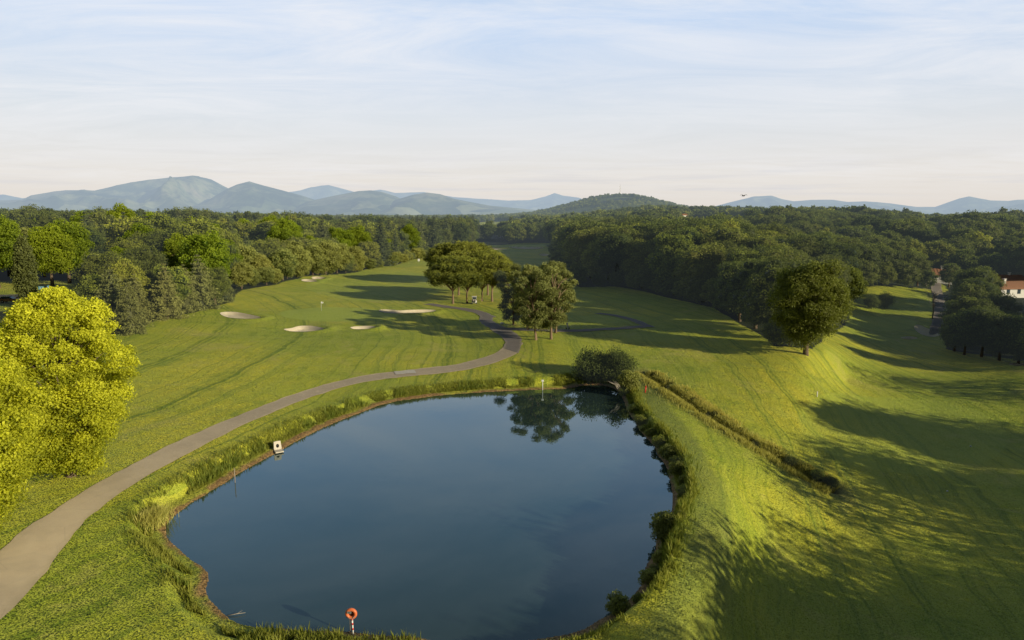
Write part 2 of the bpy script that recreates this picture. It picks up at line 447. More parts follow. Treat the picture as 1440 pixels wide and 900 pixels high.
def trunk_mesh(name, h, r0, limbs, rng, material, lean=(0, 0)):
    mb = MB(); n = 6
    pts = [Vector((lean[0] * t + rng.normal(0, .02 * h) * t * (t < 1), lean[1] * t + rng.normal(0, .02 * h) * t, h * t)) for t in np.linspace(0, 1, n)]
    mb.tube([pts[0] - Vector((0, 0, .5))] + pts, [r0 * 1.5, r0 * 1.25] + [r0 * (1 - .75 * t) for t in np.linspace(0, 1, n)][1:], 9)
    for (z0, end, rr) in limbs:
        a = pts[0].lerp(pts[-1], z0); e = Vector(end); m = a.lerp(e, .5) + Vector((0, 0, (e - a).length * .08))
        mb.tube([a, m, e], [rr, rr * .7, rr * .25], 6)
    return mb.mesh(name, material, True)

class Proto:
    def __init__(s, crown, trunk, h, r): s.crown, s.trunk, s.h, s.r = crown, trunk, h, r
def make_broad(name, h, r, nl, nleaf, ls, material, seed, z0=.14, core=.66, bark='bark', **kw):
    rng = np.random.default_rng(seed)
    L, R = lobes_ellipsoid(rng, nl, r, h * z0, h * .97, kw.pop('fr', (.28, .42)))
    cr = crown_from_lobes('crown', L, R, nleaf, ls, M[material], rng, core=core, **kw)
    lim = [(.35 + .5 * rng.random(), L[i] * .9, h * .012) for i in range(0, len(L) - 2, max(1, nl // 7))]
    return Proto(cr, trunk_mesh('trunk', h * .8, h * .022, lim, rng, M[bark]), h, r)
def make_conifer(h, r, nleaf, ls, material, seed, whorls=13, z0=.06, droop=.25, rag=.3):
    rng = np.random.default_rng(seed)
    C = []; D = []; mb_l = []
    per = nleaf // (whorls * 7)
    for i in range(whorls):
        t = i / (whorls - 1); z = h * (z0 + (1 - z0) * t ** .9 * .97)
        rl = r * (1 - t) ** .75 * (1 + .15 * math.sin(i * 2.1)) + .25
        nb = 7 if t < .8 else 5
        for b in range(nb):
            a = 2 * math.pi * (b + .5 * (i % 2)) / nb + rng.normal(0, .2); ln = rl * rng.uniform(1 - rag, 1.08)
            m = max(4, int(per * (ln / r + .2) * 1.5))
            s = np.sqrt(rng.random(m)); off = rng.normal(0, .10 * ln + .08, (m, 3)) * (.4 + s[:, None])
            off[:, 2] *= .55
            P = np.stack([math.cos(a) * ln * s, math.sin(a) * ln * s, z - droop * ln * s + .12 * ln * s ** 3], -1) + off
            C.append(P); dd = np.tile([math.cos(a) * .6, math.sin(a) * .6, .7], (m, 1)); D.append(dd)
    C = np.vstack(C); D = np.vstack(D)
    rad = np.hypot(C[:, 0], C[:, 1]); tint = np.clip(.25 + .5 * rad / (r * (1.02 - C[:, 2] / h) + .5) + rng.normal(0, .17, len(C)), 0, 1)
    V, Fq, T = leaves(C, D, np.full(len(C), ls), tint, rng, .4, .5)
    # dark inner cone, put in for the shade inside the crown
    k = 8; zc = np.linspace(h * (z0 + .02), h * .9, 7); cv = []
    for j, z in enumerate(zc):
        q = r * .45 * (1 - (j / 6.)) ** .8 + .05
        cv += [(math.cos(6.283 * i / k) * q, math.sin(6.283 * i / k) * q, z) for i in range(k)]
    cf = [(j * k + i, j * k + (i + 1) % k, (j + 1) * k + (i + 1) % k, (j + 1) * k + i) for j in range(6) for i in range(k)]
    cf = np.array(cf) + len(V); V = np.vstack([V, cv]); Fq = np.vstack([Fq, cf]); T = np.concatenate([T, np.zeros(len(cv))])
    cr = mesh_np('crown', V, Fq, M[material], T)
    return Proto(cr, trunk_mesh('trunk', h * .9, h * .016, [], rng, M['bark']), h, r)
def make_scots(h, r, nleaf, ls, material, seed, bark='pinebark', nl=24, zlow=.2, lean=(0, 0)):
    """open pine: clumps of needles on visible limbs"""
    rng = np.random.default_rng(seed); L = []; R = []; lim = []
    for i in range(nl):
        t = zlow + (.95 - zlow) * (i / (nl - 1)); a = i * 2.4 + rng.uniform(-.4, .4)
        env = r * (math.sin(math.pi * min(1, (t - zlow * .55) / (1.12 - zlow * .55))) ** .55)
        q = env * rng.uniform(.35, 1.0); z = t * h
        p = np.array([math.cos(a) * q + lean[0] * t, math.sin(a) * q + lean[1] * t, z]); L.append(p); R.append(r * rng.uniform(.2, .34))
        lim.append((max(.25, t - .18), p, h * .009))
    cr = crown_from_lobes('crown', L, R, nleaf, ls, M[material], rng, squash=.72, core=.42, rnd=.6, aspect=.34, shell=(.5, 1.15))
    return Proto(cr, trunk_mesh('trunk', h * .85, h * .017, lim, rng, M[bark], lean), h, r)
def make_umbrella(h, r, nleaf, ls, seed, flat=.55, under=.36):
    rng = np.random.default_rng(seed); L = []; R = []; lim = []
    zc = h * under
    for ring, (fr_, n) in enumerate([(.0, 1), (.34, 6), (.64, 11), (.88, 16)]):
        for k in range(n):
            a = 2 * math.pi * k / n + ring + rng.uniform(-.15, .15)
            q = r * fr_ * rng.uniform(.93, 1.05); z = h * (.90 - .40 * fr_ ** 2.2) + rng.normal(0, .25)
            L.append((math.cos(a) * q, math.sin(a) * q, z)); R.append(r * rng.uniform(.19, .25))
            if k % 3 == 0 and ring > 0:
                L.append((math.cos(a) * q * .86, math.sin(a) * q * .86, z - h * .15)); R.append(r * .22)
            if ring == 2 and k % 2: L.append((math.cos(a) * q * .7, math.sin(a) * q * .7, z - h * .2)); R.append(r * .2)
            if ring >= 2 and k % 2 == 0: lim.append((.3 + .15 * rng.random(), (math.cos(a) * q * .85, math.sin(a) * q * .85, z - .3), h * .011))
    cr = crown_from_lobes('crown', L, R, nleaf, ls, M['stone_pine'], rng, squash=.8, core=.6, rnd=.55, aspect=.36, shell=(.7, 1.15), under=.75)
    return Proto(cr, trunk_mesh('trunk', h * .78, h * .021, lim, rng, M['pinebark']), h, r)
def make_column(h, r, nleaf, ls, material, seed):
    rng = np.random.default_rng(seed); L = []; R = []
    for i in range(34):
        t = i / 33; a = i * 2.4; env = r * (math.sin(math.pi * (t * .86 + .1)) ** .6)
        L.append((math.cos(a) * env * .5, math.sin(a) * env * .5, h * (.05 + .9 * t))); R.append(max(.3, env * rng.uniform(.45, .62)))
    cr = crown_from_lobes('crown', L, R, nleaf, ls, M[material], rng, squash=1.5, core=.65)
    return Proto(cr, trunk_mesh('trunk', h * .8, h * .014, [], rng, M['bark']), h, r)
def place(name, proto, loc, s=1., rz=None, label=None, cat='tree', group=None, parts=True, sz=None, trunk='trunk'):
    rz = RNG.uniform(0, 6.28) if rz is None else rz
    if parts:
        e = empty(name, loc, rz, label, cat, group); e.scale = (s, s, sz or s)
        link(bpy.data.objects.new(trunk, proto.trunk), e); link(bpy.data.objects.new('crown', proto.crown), e)
        return e
    o = link(bpy.data.objects.new(name, proto.crown)); o.location = loc; o.rotation_euler = (0, 0, rz); o.scale = (s, s, sz or s)
    return tag(o, label, cat, group)

# ------------------------------------------------------------------ bunkers
def px_poly(pts, z): return np.array([on_z(u, v, z) for u, v in pts])
BK = [
 ('greenside', 3.0, .45, [(308,443),(318,441),(335,441),(350,444),(368,448),(362,450),(335,450),(318,448)]),
 ('front', 2.9, .5, [(398,460),(410,459),(420,456),(436,456),(447,458),(457,461),(445,463),(420,463),(404,462)]),
 ('shaded', 2.8, .55, [(493,459),(505,458),(520,458),(529,460),(522,462),(505,462),(494,461)]),
 ('long', 3.0, .4, [(531,437),(545,435),(560,437),(580,435),(600,434),(616,435),(600,438),(580,440),(560,441),(540,440)]),
 ('fair', 3.1, .35, [(400,389),(410,388.5),(418,390),(410,391.5),(402,391)]),
 ('fair', 3.1, .35, [(423,395),(432,393),(443,394),(447,396),(438,397.5),(426,397)]),
 ('fair', 3.1, .35, [(437,390),(448,389),(459,390),(452,393),(441,393)]),
 ('right', -2.0, .4, [(1284,459),(1292,457.5),(1305,462),(1320,466),(1322,470),(1308,471),(1292,466)]),
 ('rightlow', -2.3, .4, [(1266,473),(1275,472),(1284,472.5),(1292,475),(1284,476),(1270,475)]),
 ('rightnear', -2.9, .4, [(1415,516),(1430,512),(1450,512),(1465,520),(1450,530),(1432,528)]),
 ('far', 3.0, .3, [(713,349),(730,347.5),(752,348),(768,350),(750,352),(728,351)]),
 ('far', 3.0, .3, [(756,357.5),(765,356.5),(774,358),(766,360)]),
 ('far', 3.0, .3, [(676,349.5),(684,348.5),(700,350.5),(716,353),(700,353),(684,351.5)]),
]
for nm, z, dep, pts in BK:
    P = smooth_closed(px_poly(pts, z), 2)
    bb = (P[:, 0].min() - 4, P[:, 0].max() + 4, P[:, 1].min() - 4, P[:, 1].max() + 4)
    BUNKERS.append((P, dep, bb))

# ------------------------------------------------------------------ which ground is open lawn, which is wood
OPEN = [
 [(-200,1400),(-200,478),(100,480),(150,474),(188,466),(228,449),(275,437),(318,425),(335,409),(395,401),(430,389),(480,384),(540,376),(580,365),(612,355),(640,351),(676,346),(722,342),
  (768,342),(778,352),(787,375),(800,397),(815,404),(870,403),(930,415),(1000,432),(1050,456),(1095,486),(1150,490),(1192,440),(1206,405),(1260,404),(1312,409),(1322,430),(1337,468),(1336,490),
  (1380,499),(1450,512),(1700,560),(2600,1400)],
 [(-80,395),(150,393),(168,404),(118,432),(60,438),(-80,440)],
 [(660,313),(700,311),(735,314),(735,322),(700,326),(668,325)],
 [(930,312),(985,309),(1080,311),(1100,316),(1040,319),(960,320)],
 [(1300,312),(1340,315),(1362,320),(1340,322),(1310,317)],
 [(1308,388),(1326,388),(1330,470),(1312,470)],
 [(1398,402),(1460,402),(1460,416),(1398,416)],
]
OPEN = [np.array(p, float) for p in OPEN]
def is_open(x, y, z):
    u, v = project(x, y, z); o = np.zeros(np.shape(u), bool)
    for p in OPEN: o |= inside(u, v, p)
    return o | (np.asarray(y) < 30)

# ------------------------------------------------------------------ ground sheet
def build_ground():
    a_d = np.radians(np.arange(-44, 44.01, .125)); a_o = np.radians(np.arange(44, 316, 3.)[1:])
    ang = np.concatenate([a_d, a_o]); na = len(ang)
    rr = [6.]
    while rr[-1] < 26000:
        r = rr[-1]; rr.append(r * (1.02 if r < 28 else 1.0042 if r < 260 else 1.009 if r < 2200 else 1.03))
    rr = np.array(rr); nr = len(rr)
    A, R = np.meshgrid(ang, rr); X = (R * np.sin(A)).ravel(); Y = (R * np.cos(A)).ravel()
    Z = H(X, Y)
    V = np.stack([X, Y, Z], -1)
    i = np.arange(nr - 1)[:, None] * na; j = np.arange(na)[None]; j2 = (j + 1) % na
    Fq = np.stack([i + j, i + j2, i + na + j2, i + na + j], -1).reshape(-1, 4)[:, ::-1]
    cz = gz(0, .1)
    V = np.vstack([V, [[0, 0, cz]]])
    me = mesh_np('ground', V, Fq, MG, None, True)
    # zones
    n = len(V); col = np.zeros((n, 4), np.float32); col2 = np.zeros((n, 4), np.float32)
    x, y, z = V[:, 0], V[:, 1], V[:, 2]; r = np.hypot(x, y)
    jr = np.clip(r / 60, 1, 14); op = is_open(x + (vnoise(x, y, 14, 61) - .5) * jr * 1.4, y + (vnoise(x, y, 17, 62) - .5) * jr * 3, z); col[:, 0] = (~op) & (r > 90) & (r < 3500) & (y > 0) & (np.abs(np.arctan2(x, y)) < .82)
    nr_ = (x > -60) & (x < 60) & (y > 15) & (y < 150)
    d = seg_dist(x[nr_], y[nr_], POND); ins = inside(x[nr_], y[nr_], POND)
    wob = (vnoise(x[nr_], y[nr_], .9, 5) - .5) * .7 + (vnoise(x[nr_], y[nr_], 4, 6) - .5) * 1.3
    col[nr_, 2] = np.where(ins, 1, 1 - sstep(.35, .95, d + wob))
    dd = seg_dist(x[nr_], y[nr_], DITCH, False)
    col2[nr_, 0] = np.maximum(np.exp(-(dd / 2.2) ** 2), (1 - sstep(.9, 2.4, d + wob * 1.6)) * .35) * (~ins)
    TOP = smooth_open(np.array([on_z(u, v, 1.6) for u, v in [(900,532),(925,565),(955,605),(985,655),(1000,705),(1003,760),(985,830),(945,900),(900,960)]]), 2)
    dt = seg_dist(x[nr_], y[nr_], TOP, False); col2[nr_, 1] = (1 - sstep(1.0, 2.6, dt + wob * .5)) * (~ins)
    def ell(u0, u1, v0, v1, zz):
        t = np.linspace(0, 6.283, 40, endpoint=False)
        return np.array([on_z((u0 + u1) / 2 + (u1 - u0) / 2 * math.cos(q), (v0 + v1) / 2 + (v1 - v0) / 2 * math.sin(q), zz) for q in t])
    for (e, ch, val) in [((393, 560, 433, 450, 3.2), 1, 1.), ((1180, 1290, 449, 463, -1.9), 1, .8), ((858, 965, 467, 477, 3.0), 1, .55), ((722, 770, 342, 347, 3.), 1, .8),
                         ((1122, 1420, 560, 660, -3.2), 1, .5), ((810, 905, 442, 456, 3.0), 1, .4), ((430, 620, 378, 425, 2.8), 1, .45)]:
        P = ell(*e); m = (x > P[:, 0].min() - 3) & (x < P[:, 0].max() + 3) & (y > P[:, 1].min() - 3) & (y < P[:, 1].max() + 3)
        sd = seg_dist(x[m], y[m], P) * np.where(inside(x[m], y[m], P), 1, -1)
        col[m, ch] = np.maximum(col[m, ch], val * sstep(-.3, .3, sd))
    for nm, dat in (('zone', col), ('zone_b', col2)):
        a = me.attributes.new(nm, 'FLOAT_COLOR', 'POINT'); a.data.foreach_set('color', dat.ravel())
    o = link(bpy.data.objects.new('ground', me)); tag(o, kind='structure')
    return o

def ground_material():
    m, nt = mat('mown_grass'); g = N(nt, 'ShaderNodeNewGeometry'); P = g.outputs['Position']
    z1 = N(nt, 'ShaderNodeAttribute', attribute_name='zone'); z2 = N(nt, 'ShaderNodeAttribute', attribute_name='zone_b')
    s1 = N(nt, 'ShaderNodeSeparateColor'); Lk(nt, z1.outputs['Color'], s1.inputs[0]); s2 = N(nt, 'ShaderNodeSeparateColor'); Lk(nt, z2.outputs['Color'], s2.inputs[0])
    nA = noise(nt, P, .035, 4, .6); nB = noise(nt, P, .35, 5, .65); nC = noise(nt, P, 3.2, 4, .7); nD = noise(nt, P, 14., 3, .7)
    c = ramp(nt, nA.outputs['Fac'], [(.32, (.26, .35, .02)), (.47, (.43, .475, .026)), (.62, (.70, .62, .04))])
    c = mixc(nt, ramp(nt, nB.outputs['Fac'], [(.35, 0), (.75, .75)]), c, (.44, .46, .06))
    c = mixc(nt, ramp(nt, nB.outputs['Fac'], [(.25, .65), (.48, 0)]), c, (.13, .22, .018))
    # mowing rounds: rings round a far centre, broken up by noise
    def rings(cx, cy, sc_, dist, seed):
        v = N(nt, 'ShaderNodeVectorMath', operation='SUBTRACT'); Lk(nt, P, v.inputs[0]); v.inputs[1].default_value = (cx, cy, 0)
        s = N(nt, 'ShaderNodeVectorMath', operation='MULTIPLY'); Lk(nt, v.outputs[0], s.inputs[0]); s.inputs[1].default_value = (1, 1, 0)
        ln = N(nt, 'ShaderNodeVectorMath', operation='LENGTH'); Lk(nt, s.outputs[0], ln.inputs[0])
        d = mth(nt, 'ADD', mth(nt, 'MULTIPLY', ln.outputs['Value'], sc_), mth(nt, 'MULTIPLY', nA.outputs['Fac'], dist))
        cv = N(nt, 'ShaderNodeCombineXYZ'); Lk(nt, d, cv.inputs[0]); cv.inputs[1].default_value = seed
        n1 = noise(nt, cv.outputs[0], 1., 3, .7)
        return n1.outputs['Fac'], mth(nt, 'SINE', mth(nt, 'MULTIPLY', d, 2.1))
    r1, w1 = rings(-165, 110, 1.0, 7, 1.3); r2, w2 = rings(-60, -20, 1.1, 9, 4.7)
    c = mixc(nt, ramp(nt, r1, [(.36, .85), (.5, 0)]), c, (.15, .23, .015))
    c = mixc(nt, ramp(nt, r2, [(.5, 0), (.66, .5)]), c, (.44, .46, .07))
    c = mixc(nt, mth(nt, 'MULTIPLY_ADD', w1, .16, .16), c, (.42, .47, .06))
    # thin, dry or worn patches
    nP = noise(nt, P, .11, 5, .7, .6); c = mixc(nt, ramp(nt, nP.outputs['Fac'], [(.56, 0), (.7, .6)]), c, (.56, .49, .13)); c = mixc(nt, ramp(nt, nP.outputs['Fac'], [(.3, .45), (.42, 0)]), c, (.15, .25, .03))
    # tufts
    c = mixc(nt, ramp(nt, nC.outputs['Fac'], [(.3, .4), (.48, 0)]), c, (.05, .09, .01))
    c = mixc(nt, ramp(nt, nD.outputs['Fac'], [(.3, .4), (.5, 0), (.78, .0)]), c, (.05, .085, .01))
    c = mixc(nt, ramp(nt, nD.outputs['Fac'], [(.55, 0), (.8, .35)]), c, (.50, .54, .09))
    # putting greens, tees and cut fairway: smoother and paler
    cg = mixc(nt, nB.outputs['Fac'], (.33, .41, .05), (.43, .49, .075)); c = mixc(nt, mth(nt, 'MULTIPLY', s1.outputs[1], .85), c, cg)
    # long dry grass by ditch and bank
    cd = ramp(nt, nC.outputs['Fac'], [(.3, (.06, .07, .02)), (.5, (.2, .19, .05)), (.7, (.36, .33, .11))]); c = mixc(nt, s2.outputs[0], c, cd)
    ct = mixc(nt, ramp(nt, nD.outputs['Fac'], [(.35, 0), (.65, 1)]), (.085, .12, .025), (.20, .235, .06)); c = mixc(nt, mth(nt, 'MULTIPLY', s2.outputs[1], .6), c, ct)  # crest strip: greyer rough grass, also darkened for the grazing light on top
    # wood floor
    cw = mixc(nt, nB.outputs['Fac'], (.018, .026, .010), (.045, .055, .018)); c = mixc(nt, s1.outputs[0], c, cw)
    # mud at the water line
    cm = ramp(nt, nC.outputs['Fac'], [(.3, (.13, .08, .035)), (.55, (.36, .22, .085)), (.75, (.52, .37, .17))]); c = mixc(nt, s1.outputs[2], c, cm)
    # the plain beyond: fields, hedges, woods
    ln = N(nt, 'ShaderNodeVectorMath', operation='LENGTH'); Lk(nt, P, ln.inputs[0])
    vo = N(nt, 'ShaderNodeTexVoronoi'); vo.inputs['Scale'].default_value = .0028; Lk(nt, P, vo.inputs['Vector'])
    sv = N(nt, 'ShaderNodeSeparateColor'); Lk(nt, vo.outputs['Color'], sv.inputs[0])
    cf = ramp(nt, sv.outputs[0], [(.0, (.03, .05, .02)), (.5, (.035, .06, .02)), (.53, (.14, .19, .05)), (.8, (.22, .24, .08)), (.93, (.36, .32, .17))], 'CONSTANT')
    c = mixc(nt, ramp(nt, mth(nt, 'DIVIDE', ln.outputs['Value'], 4000), [(.45, 0), (.65, 1)]), c, cf)
    b = N(nt, 'ShaderNodeBsdfPrincipled'); Lk(nt, c, b.inputs['Base Color']); b.inputs['Roughness'].default_value = .8; b.inputs['Specular IOR Level'].default_value = .12
    # standing blades: scattered facet directions
    sub = N(nt, 'ShaderNodeVectorMath', operation='SUBTRACT'); nE = noise(nt, P, 9., 2, .8); Lk(nt, nE.outputs['Color'], sub.inputs[0]); sub.inputs[1].default_value = (.5, .5, .5)
    k = mth(nt, 'MULTIPLY_ADD', s1.outputs[1], -2., 5.)
    sca = N(nt, 'ShaderNodeVectorMath', operation='SCALE'); Lk(nt, sub.outputs[0], sca.inputs[0]); Lk(nt, k, sca.inputs['Scale'])
    bp = N(nt, 'ShaderNodeBump'); bp.inputs['Strength'].default_value = .5; bp.inputs['Distance'].default_value = .13; Lk(nt, nC.outputs['Fac'], bp.inputs['Height'])
    add = N(nt, 'ShaderNodeVectorMath', operation='ADD'); Lk(nt, bp.outputs[0], add.inputs[0]); Lk(nt, sca.outputs[0], add.inputs[1])
    nor = N(nt, 'ShaderNodeVectorMath', operation='NORMALIZE'); Lk(nt, add.outputs[0], nor.inputs[0]); Lk(nt, nor.outputs[0], b.inputs['Normal'])
    t = N(nt, 'ShaderNodeBsdfTranslucent'); Lk(nt, mixc(nt, .5, c, (.35, .42, .02)), t.inputs[0])
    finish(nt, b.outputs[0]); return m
MG = ground_material()
ground = build_ground()

# ------------------------------------------------------------------ pond water
def water():
    m, nt = mat('pond_water'); g = N(nt, 'ShaderNodeNewGeometry'); P = g.outputs['Position']
    b = N(nt, 'ShaderNodeBsdfPrincipled'); b.inputs['Roughness'].default_value = .5; b.inputs['Specular IOR Level'].default_value = 0
    n0 = noise(nt, P, .05, 2); Lk(nt, mixc(nt, n0.outputs['Fac'], (.022, .044, .044), (.036, .058, .052)), b.inputs['Base Color'])
    gl = N(nt, 'ShaderNodeBsdfGlossy'); gl.inputs['Roughness'].default_value = .018; gl.inputs['Color'].default_value = (.80, .94, 1, 1)
    n1 = noise(nt, mapping(nt, P, (1, .6, 1)), 1.3, 3, .6); n2 = noise(nt, P, .12, 2)
    bp = N(nt, 'ShaderNodeBump'); bp.inputs['Distance'].default_value = .02; Lk(nt, ramp(nt, n2.outputs['Fac'], [(.4, .03), (.62, .28)]), bp.inputs['Strength']); Lk(nt, n1.outputs['Fac'], bp.inputs['Height'])
    Lk(nt, bp.outputs[0], gl.inputs['Normal'])
    fr = N(nt, 'ShaderNodeFresnel'); fr.inputs['IOR'].default_value = 2.1; Lk(nt, bp.outputs[0], fr.inputs['Normal'])
    mx = N(nt, 'ShaderNodeMixShader'); Lk(nt, fr.outputs[0], mx.inputs[0]); Lk(nt, b.outputs[0], mx.inputs[1]); Lk(nt, gl.outputs[0], mx.inputs[2])
    finish(nt, mx.outputs[0], False)
    c = POND.mean(0); Q = c + (POND - c) * 1.0
    d = Q - c; Q = c + d * (1 + .8 / np.linalg.norm(d, axis=1))[:, None]
    me = bpy.data.meshes.new('pond_water'); me.from_pydata([(x, y, .0) for x, y in Q], [], [tuple(range(len(Q)))[::1]]); me.materials.append(m)
    o = link(bpy.data.objects.new('pond_water', me)); tag(o, kind='structure')
    if me.polygons[0].normal.z < 0: me.flip_normals()
water()

# ------------------------------------------------------------------ sand and paths
def sand_material():
    m, nt = mat('bunker_sand'); g = N(nt, 'ShaderNodeNewGeometry'); n = noise(nt, g.outputs['Position'], 1.5, 5); n2 = noise(nt, g.outputs['Position'], 12, 3)
    c = mixc(nt, n.outputs['Fac'], (.66, .54, .36), (.86, .76, .56)); b = N(nt, 'ShaderNodeBsdfPrincipled'); Lk(nt, c, b.inputs[0]); b.inputs['Roughness'].default_value = .95
    bp = N(nt, 'ShaderNodeBump'); bp.inputs['Distance'].default_value = .1; bp.inputs['Strength'].default_value = .6; Lk(nt, n2.outputs['Fac'], bp.inputs['Height']); Lk(nt, bp.outputs[0], b.inputs['Normal'])
    finish(nt, b.outputs[0], False); return m
MS = sand_material()
for P, dep, bb in BUNKERS:
    c = P.mean(0); n = len(P); V = []; rings_ = 9
    for k in range(rings_):
        t = 1.03 * (k + 1) / rings_; Q = c + (P - c) * t; V.append(Q)
    V = np.vstack([[c]] + V); Z = H(V[:, 0], V[:, 1]) + .05; V3 = np.column_stack([V, Z])
    Fs = [(0, 1 + i, 1 + (i + 1) % n) for i in range(n)]
    for k in range(rings_ - 1):
        a = 1 + k * n; Fs += [(a + i, a + n + i, a + n + (i + 1) % n, a + (i + 1) % n) for i in range(n)]
    me = bpy.data.meshes.new('sand_bunker'); me.from_pydata(V3.tolist(), [], Fs); me.materials.append(MS); me.polygons.foreach_set('use_smooth', [True] * len(me.polygons))
    o = link(bpy.data.objects.new('sand_bunker', me)); tag(o, kind='structure')
def path_material(name, c1, c2, edge):
    m, nt = mat(name); g = N(nt, 'ShaderNodeNewGeometry'); P = g.outputs['Position']; uv = N(nt, 'ShaderNodeAttribute', attribute_name='across')
    n = noise(nt, P, .5, 5, .65); n2 = noise(nt, P, 9, 4, .7)
    c = mixc(nt, n.outputs['Fac'], c1, c2); c = mixc(nt, ramp(nt, n2.outputs['Fac'], [(.3, .5), (.6, 0)]), c, tuple(k * .6 for k in c1))
    if 'dark' not in name and 'asphalt' not in name and 'gravel' not in name:   # drier, sandier stretch near the bend at the left
        sy = N(nt, 'ShaderNodeSeparateXYZ'); Lk(nt, P, sy.inputs[0]); dry = mth(nt, 'SUBTRACT', 1.65, mth(nt, 'MULTIPLY', sy.outputs[1], .019), clamp=True)
        c = mixc(nt, mth(nt, 'MULTIPLY', dry, .9), c, mixc(nt, n.outputs['Fac'], (.72, .55, .34), (.95, .77, .51)))
    # worn, dusty edges
    e = mth(nt, 'ABSOLUTE', uv.outputs['Fac']); ee = mth(nt, 'ADD', e, mth(nt, 'MULTIPLY_ADD', n.outputs['Fac'], .5, -.25))
    c = mixc(nt, ramp(nt, ee, [(.72, 0), (.95, .8)]), c, edge)
    n5 = noise(nt, P, .16, 3, .6, .5); c = mixc(nt, ramp(nt, n5.outputs['Fac'], [(.48, 0), (.66, .4)]), c, tuple(k * .7 for k in c2))
    n6 = noise(nt, mapping(nt, P, (1, 1, 1), (0, 0, .6)), 1.9, 5, .75, 1.2); c = mixc(nt, ramp(nt, n6.outputs['Fac'], [(.52, 0), (.7, .45)]), c, tuple(min(1, k * 1.35) for k in c2))
    # old cracks / patches
    vo = N(nt, 'ShaderNodeTexVoronoi', feature='DISTANCE_TO_EDGE'); vo.inputs['Scale'].default_value = .35
    Lk(nt, P, vo.inputs['Vector']); c = mixc(nt, ramp(nt, vo.outputs[0], [(.0, .12), (.012, 0)]), c, tuple(k * .4 for k in c1))
    b = N(nt, 'ShaderNodeBsdfPrincipled'); Lk(nt, c, b.inputs[0]); b.inputs['Roughness'].default_value = .85
    bp = N(nt, 'ShaderNodeBump'); bp.inputs['Distance'].default_value = .03; bp.inputs['Strength'].default_value = .5; Lk(nt, n2.outputs['Fac'], bp.inputs['Height']); Lk(nt, bp.outputs[0], b.inputs['Normal'])
    finish(nt, b.outputs[0], False); return m
def ribbon(name, Lp, Rp, m, lift=.05, nsub=5):
    Lp = smooth_open(Lp, 3); Rp = smooth_open(Rp, 3)
    V = []; ac = []
    for k in range(nsub + 1):
        t = k / nsub; V.append(Lp * (1 - t) + Rp * t); ac += [2 * t - 1] * len(Lp)
    n = len(Lp); V = np.vstack(V); wob = (vnoise(V[:, 0], V[:, 1], 1.1, 11) - .5) * .35 + (vnoise(V[:, 0], V[:, 1], 4.5, 12) - .5) * .45
    ac = np.array(ac); edge = (np.abs(ac) > .99); dirv = unit(np.tile(Rp - Lp, (nsub + 1, 1))); V = V + dirv * (wob * edge)[:, None]
    Z = H(V[:, 0], V[:, 1]) + lift
    Fs = [(k * n + i, k * n + i + 1, (k + 1) * n + i + 1, (k + 1) * n + i) for k in range(nsub) for i in range(n - 1)]
    me = bpy.data.meshes.new(name); me.from_pydata(np.column_stack([V, Z]).tolist(), [], Fs); me.materials.append(m)
    a = me.attributes.new('across', 'FLOAT', 'POINT'); a.data.foreach_set('value', ac.astype(np.float32))
    if me.polygons[0].normal.z < 0: me.flip_normals()
    me.polygons.foreach_set('use_smooth', [True] * len(me.polygons))
    o = link(bpy.data.objects.new(name, me)); return tag(o, kind='structure')
def pxs(pts): return np.array([tuple(at(u, v))[:2] for u, v in pts])
MP = path_material('tarmac_path', (.38, .31, .22), (.53, .43, .30), (.60, .48, .29))
MPD = path_material('dark_tarmac_path', (.17, .15, .14), (.26, .225, .195), (.36, .31, .22))
pairs = [((-70,835),(-30,905)),((0,775),(30,840)),((28,753),(72,800)),((72,720),(97,760)),((120,690),(137,714)),((180,656),(196,677)),((240,626),(254,644)),((300,600),(311,613)),((360,574),(370,586)),
 ((420,551),(427,562)),((480,534),(486,543)),((540,523.5),(545,532.5)),((600,518),(605,526.5)),((650,511.5),(657,520.5)),((690,500),(702,510)),((708,490.5),(729,497)),((712,481),(736,482)),((702,471),(727,469)),
 ((686,461),(708,460)),((673,452),(692,452)),((676,445),(693,446.5))]
ribbon('cart_path', pxs([p[0] for p in pairs][:17]), pxs([p[1] for p in pairs][:17]), MP)
ribbon('cart_path', pxs([p[0] for p in pairs][15:]), pxs([p[1] for p in pairs][15:]), MPD, .062)
def stroke(name, pts, w, m, lift=.055):
    c = smooth_open(pxs(pts), 1); t = np.gradient(c, axis=0); t = unit(t); nrm = np.stack([-t[:, 1], t[:, 0]], -1)
    return ribbon(name, c + nrm * w / 2, c - nrm * w / 2, m, lift, 4)
stroke('cart_path', [(688,447),(676,439.5),(655,435),(630,432),(602,427.5)], 3.0, MPD, .075)
stroke('cart_path', [(704,462),(735,464),(770,465.5),(800,465.5),(850,463),(905,459.5)], 2.2, MPD, .09)
stroke('cart_path', [(914,460.5),(898,453.5),(882,448),(862,443.5),(840,441)], 2.1, MPD, .1)
stroke('cart_path', [(1316,470),(1322,450),(1321,430),(1318,412),(1316,396)], 3.0, MPD, .1)
stroke('road', [(-140,420),(-60,418.5),(0,417.5),(60,415.5),(120,411),(190,402),(235,392),(262,382)], 7.5, path_material('road_asphalt', (.085, .088, .095), (.13, .13, .135), (.16, .15, .13)), .07)
stroke('gravel_patch', [(555,524.8),(584,523)], 1.9, path_material('pale_gravel', (.5, .46, .4), (.62, .58, .5), (.5, .46, .38)), .11)

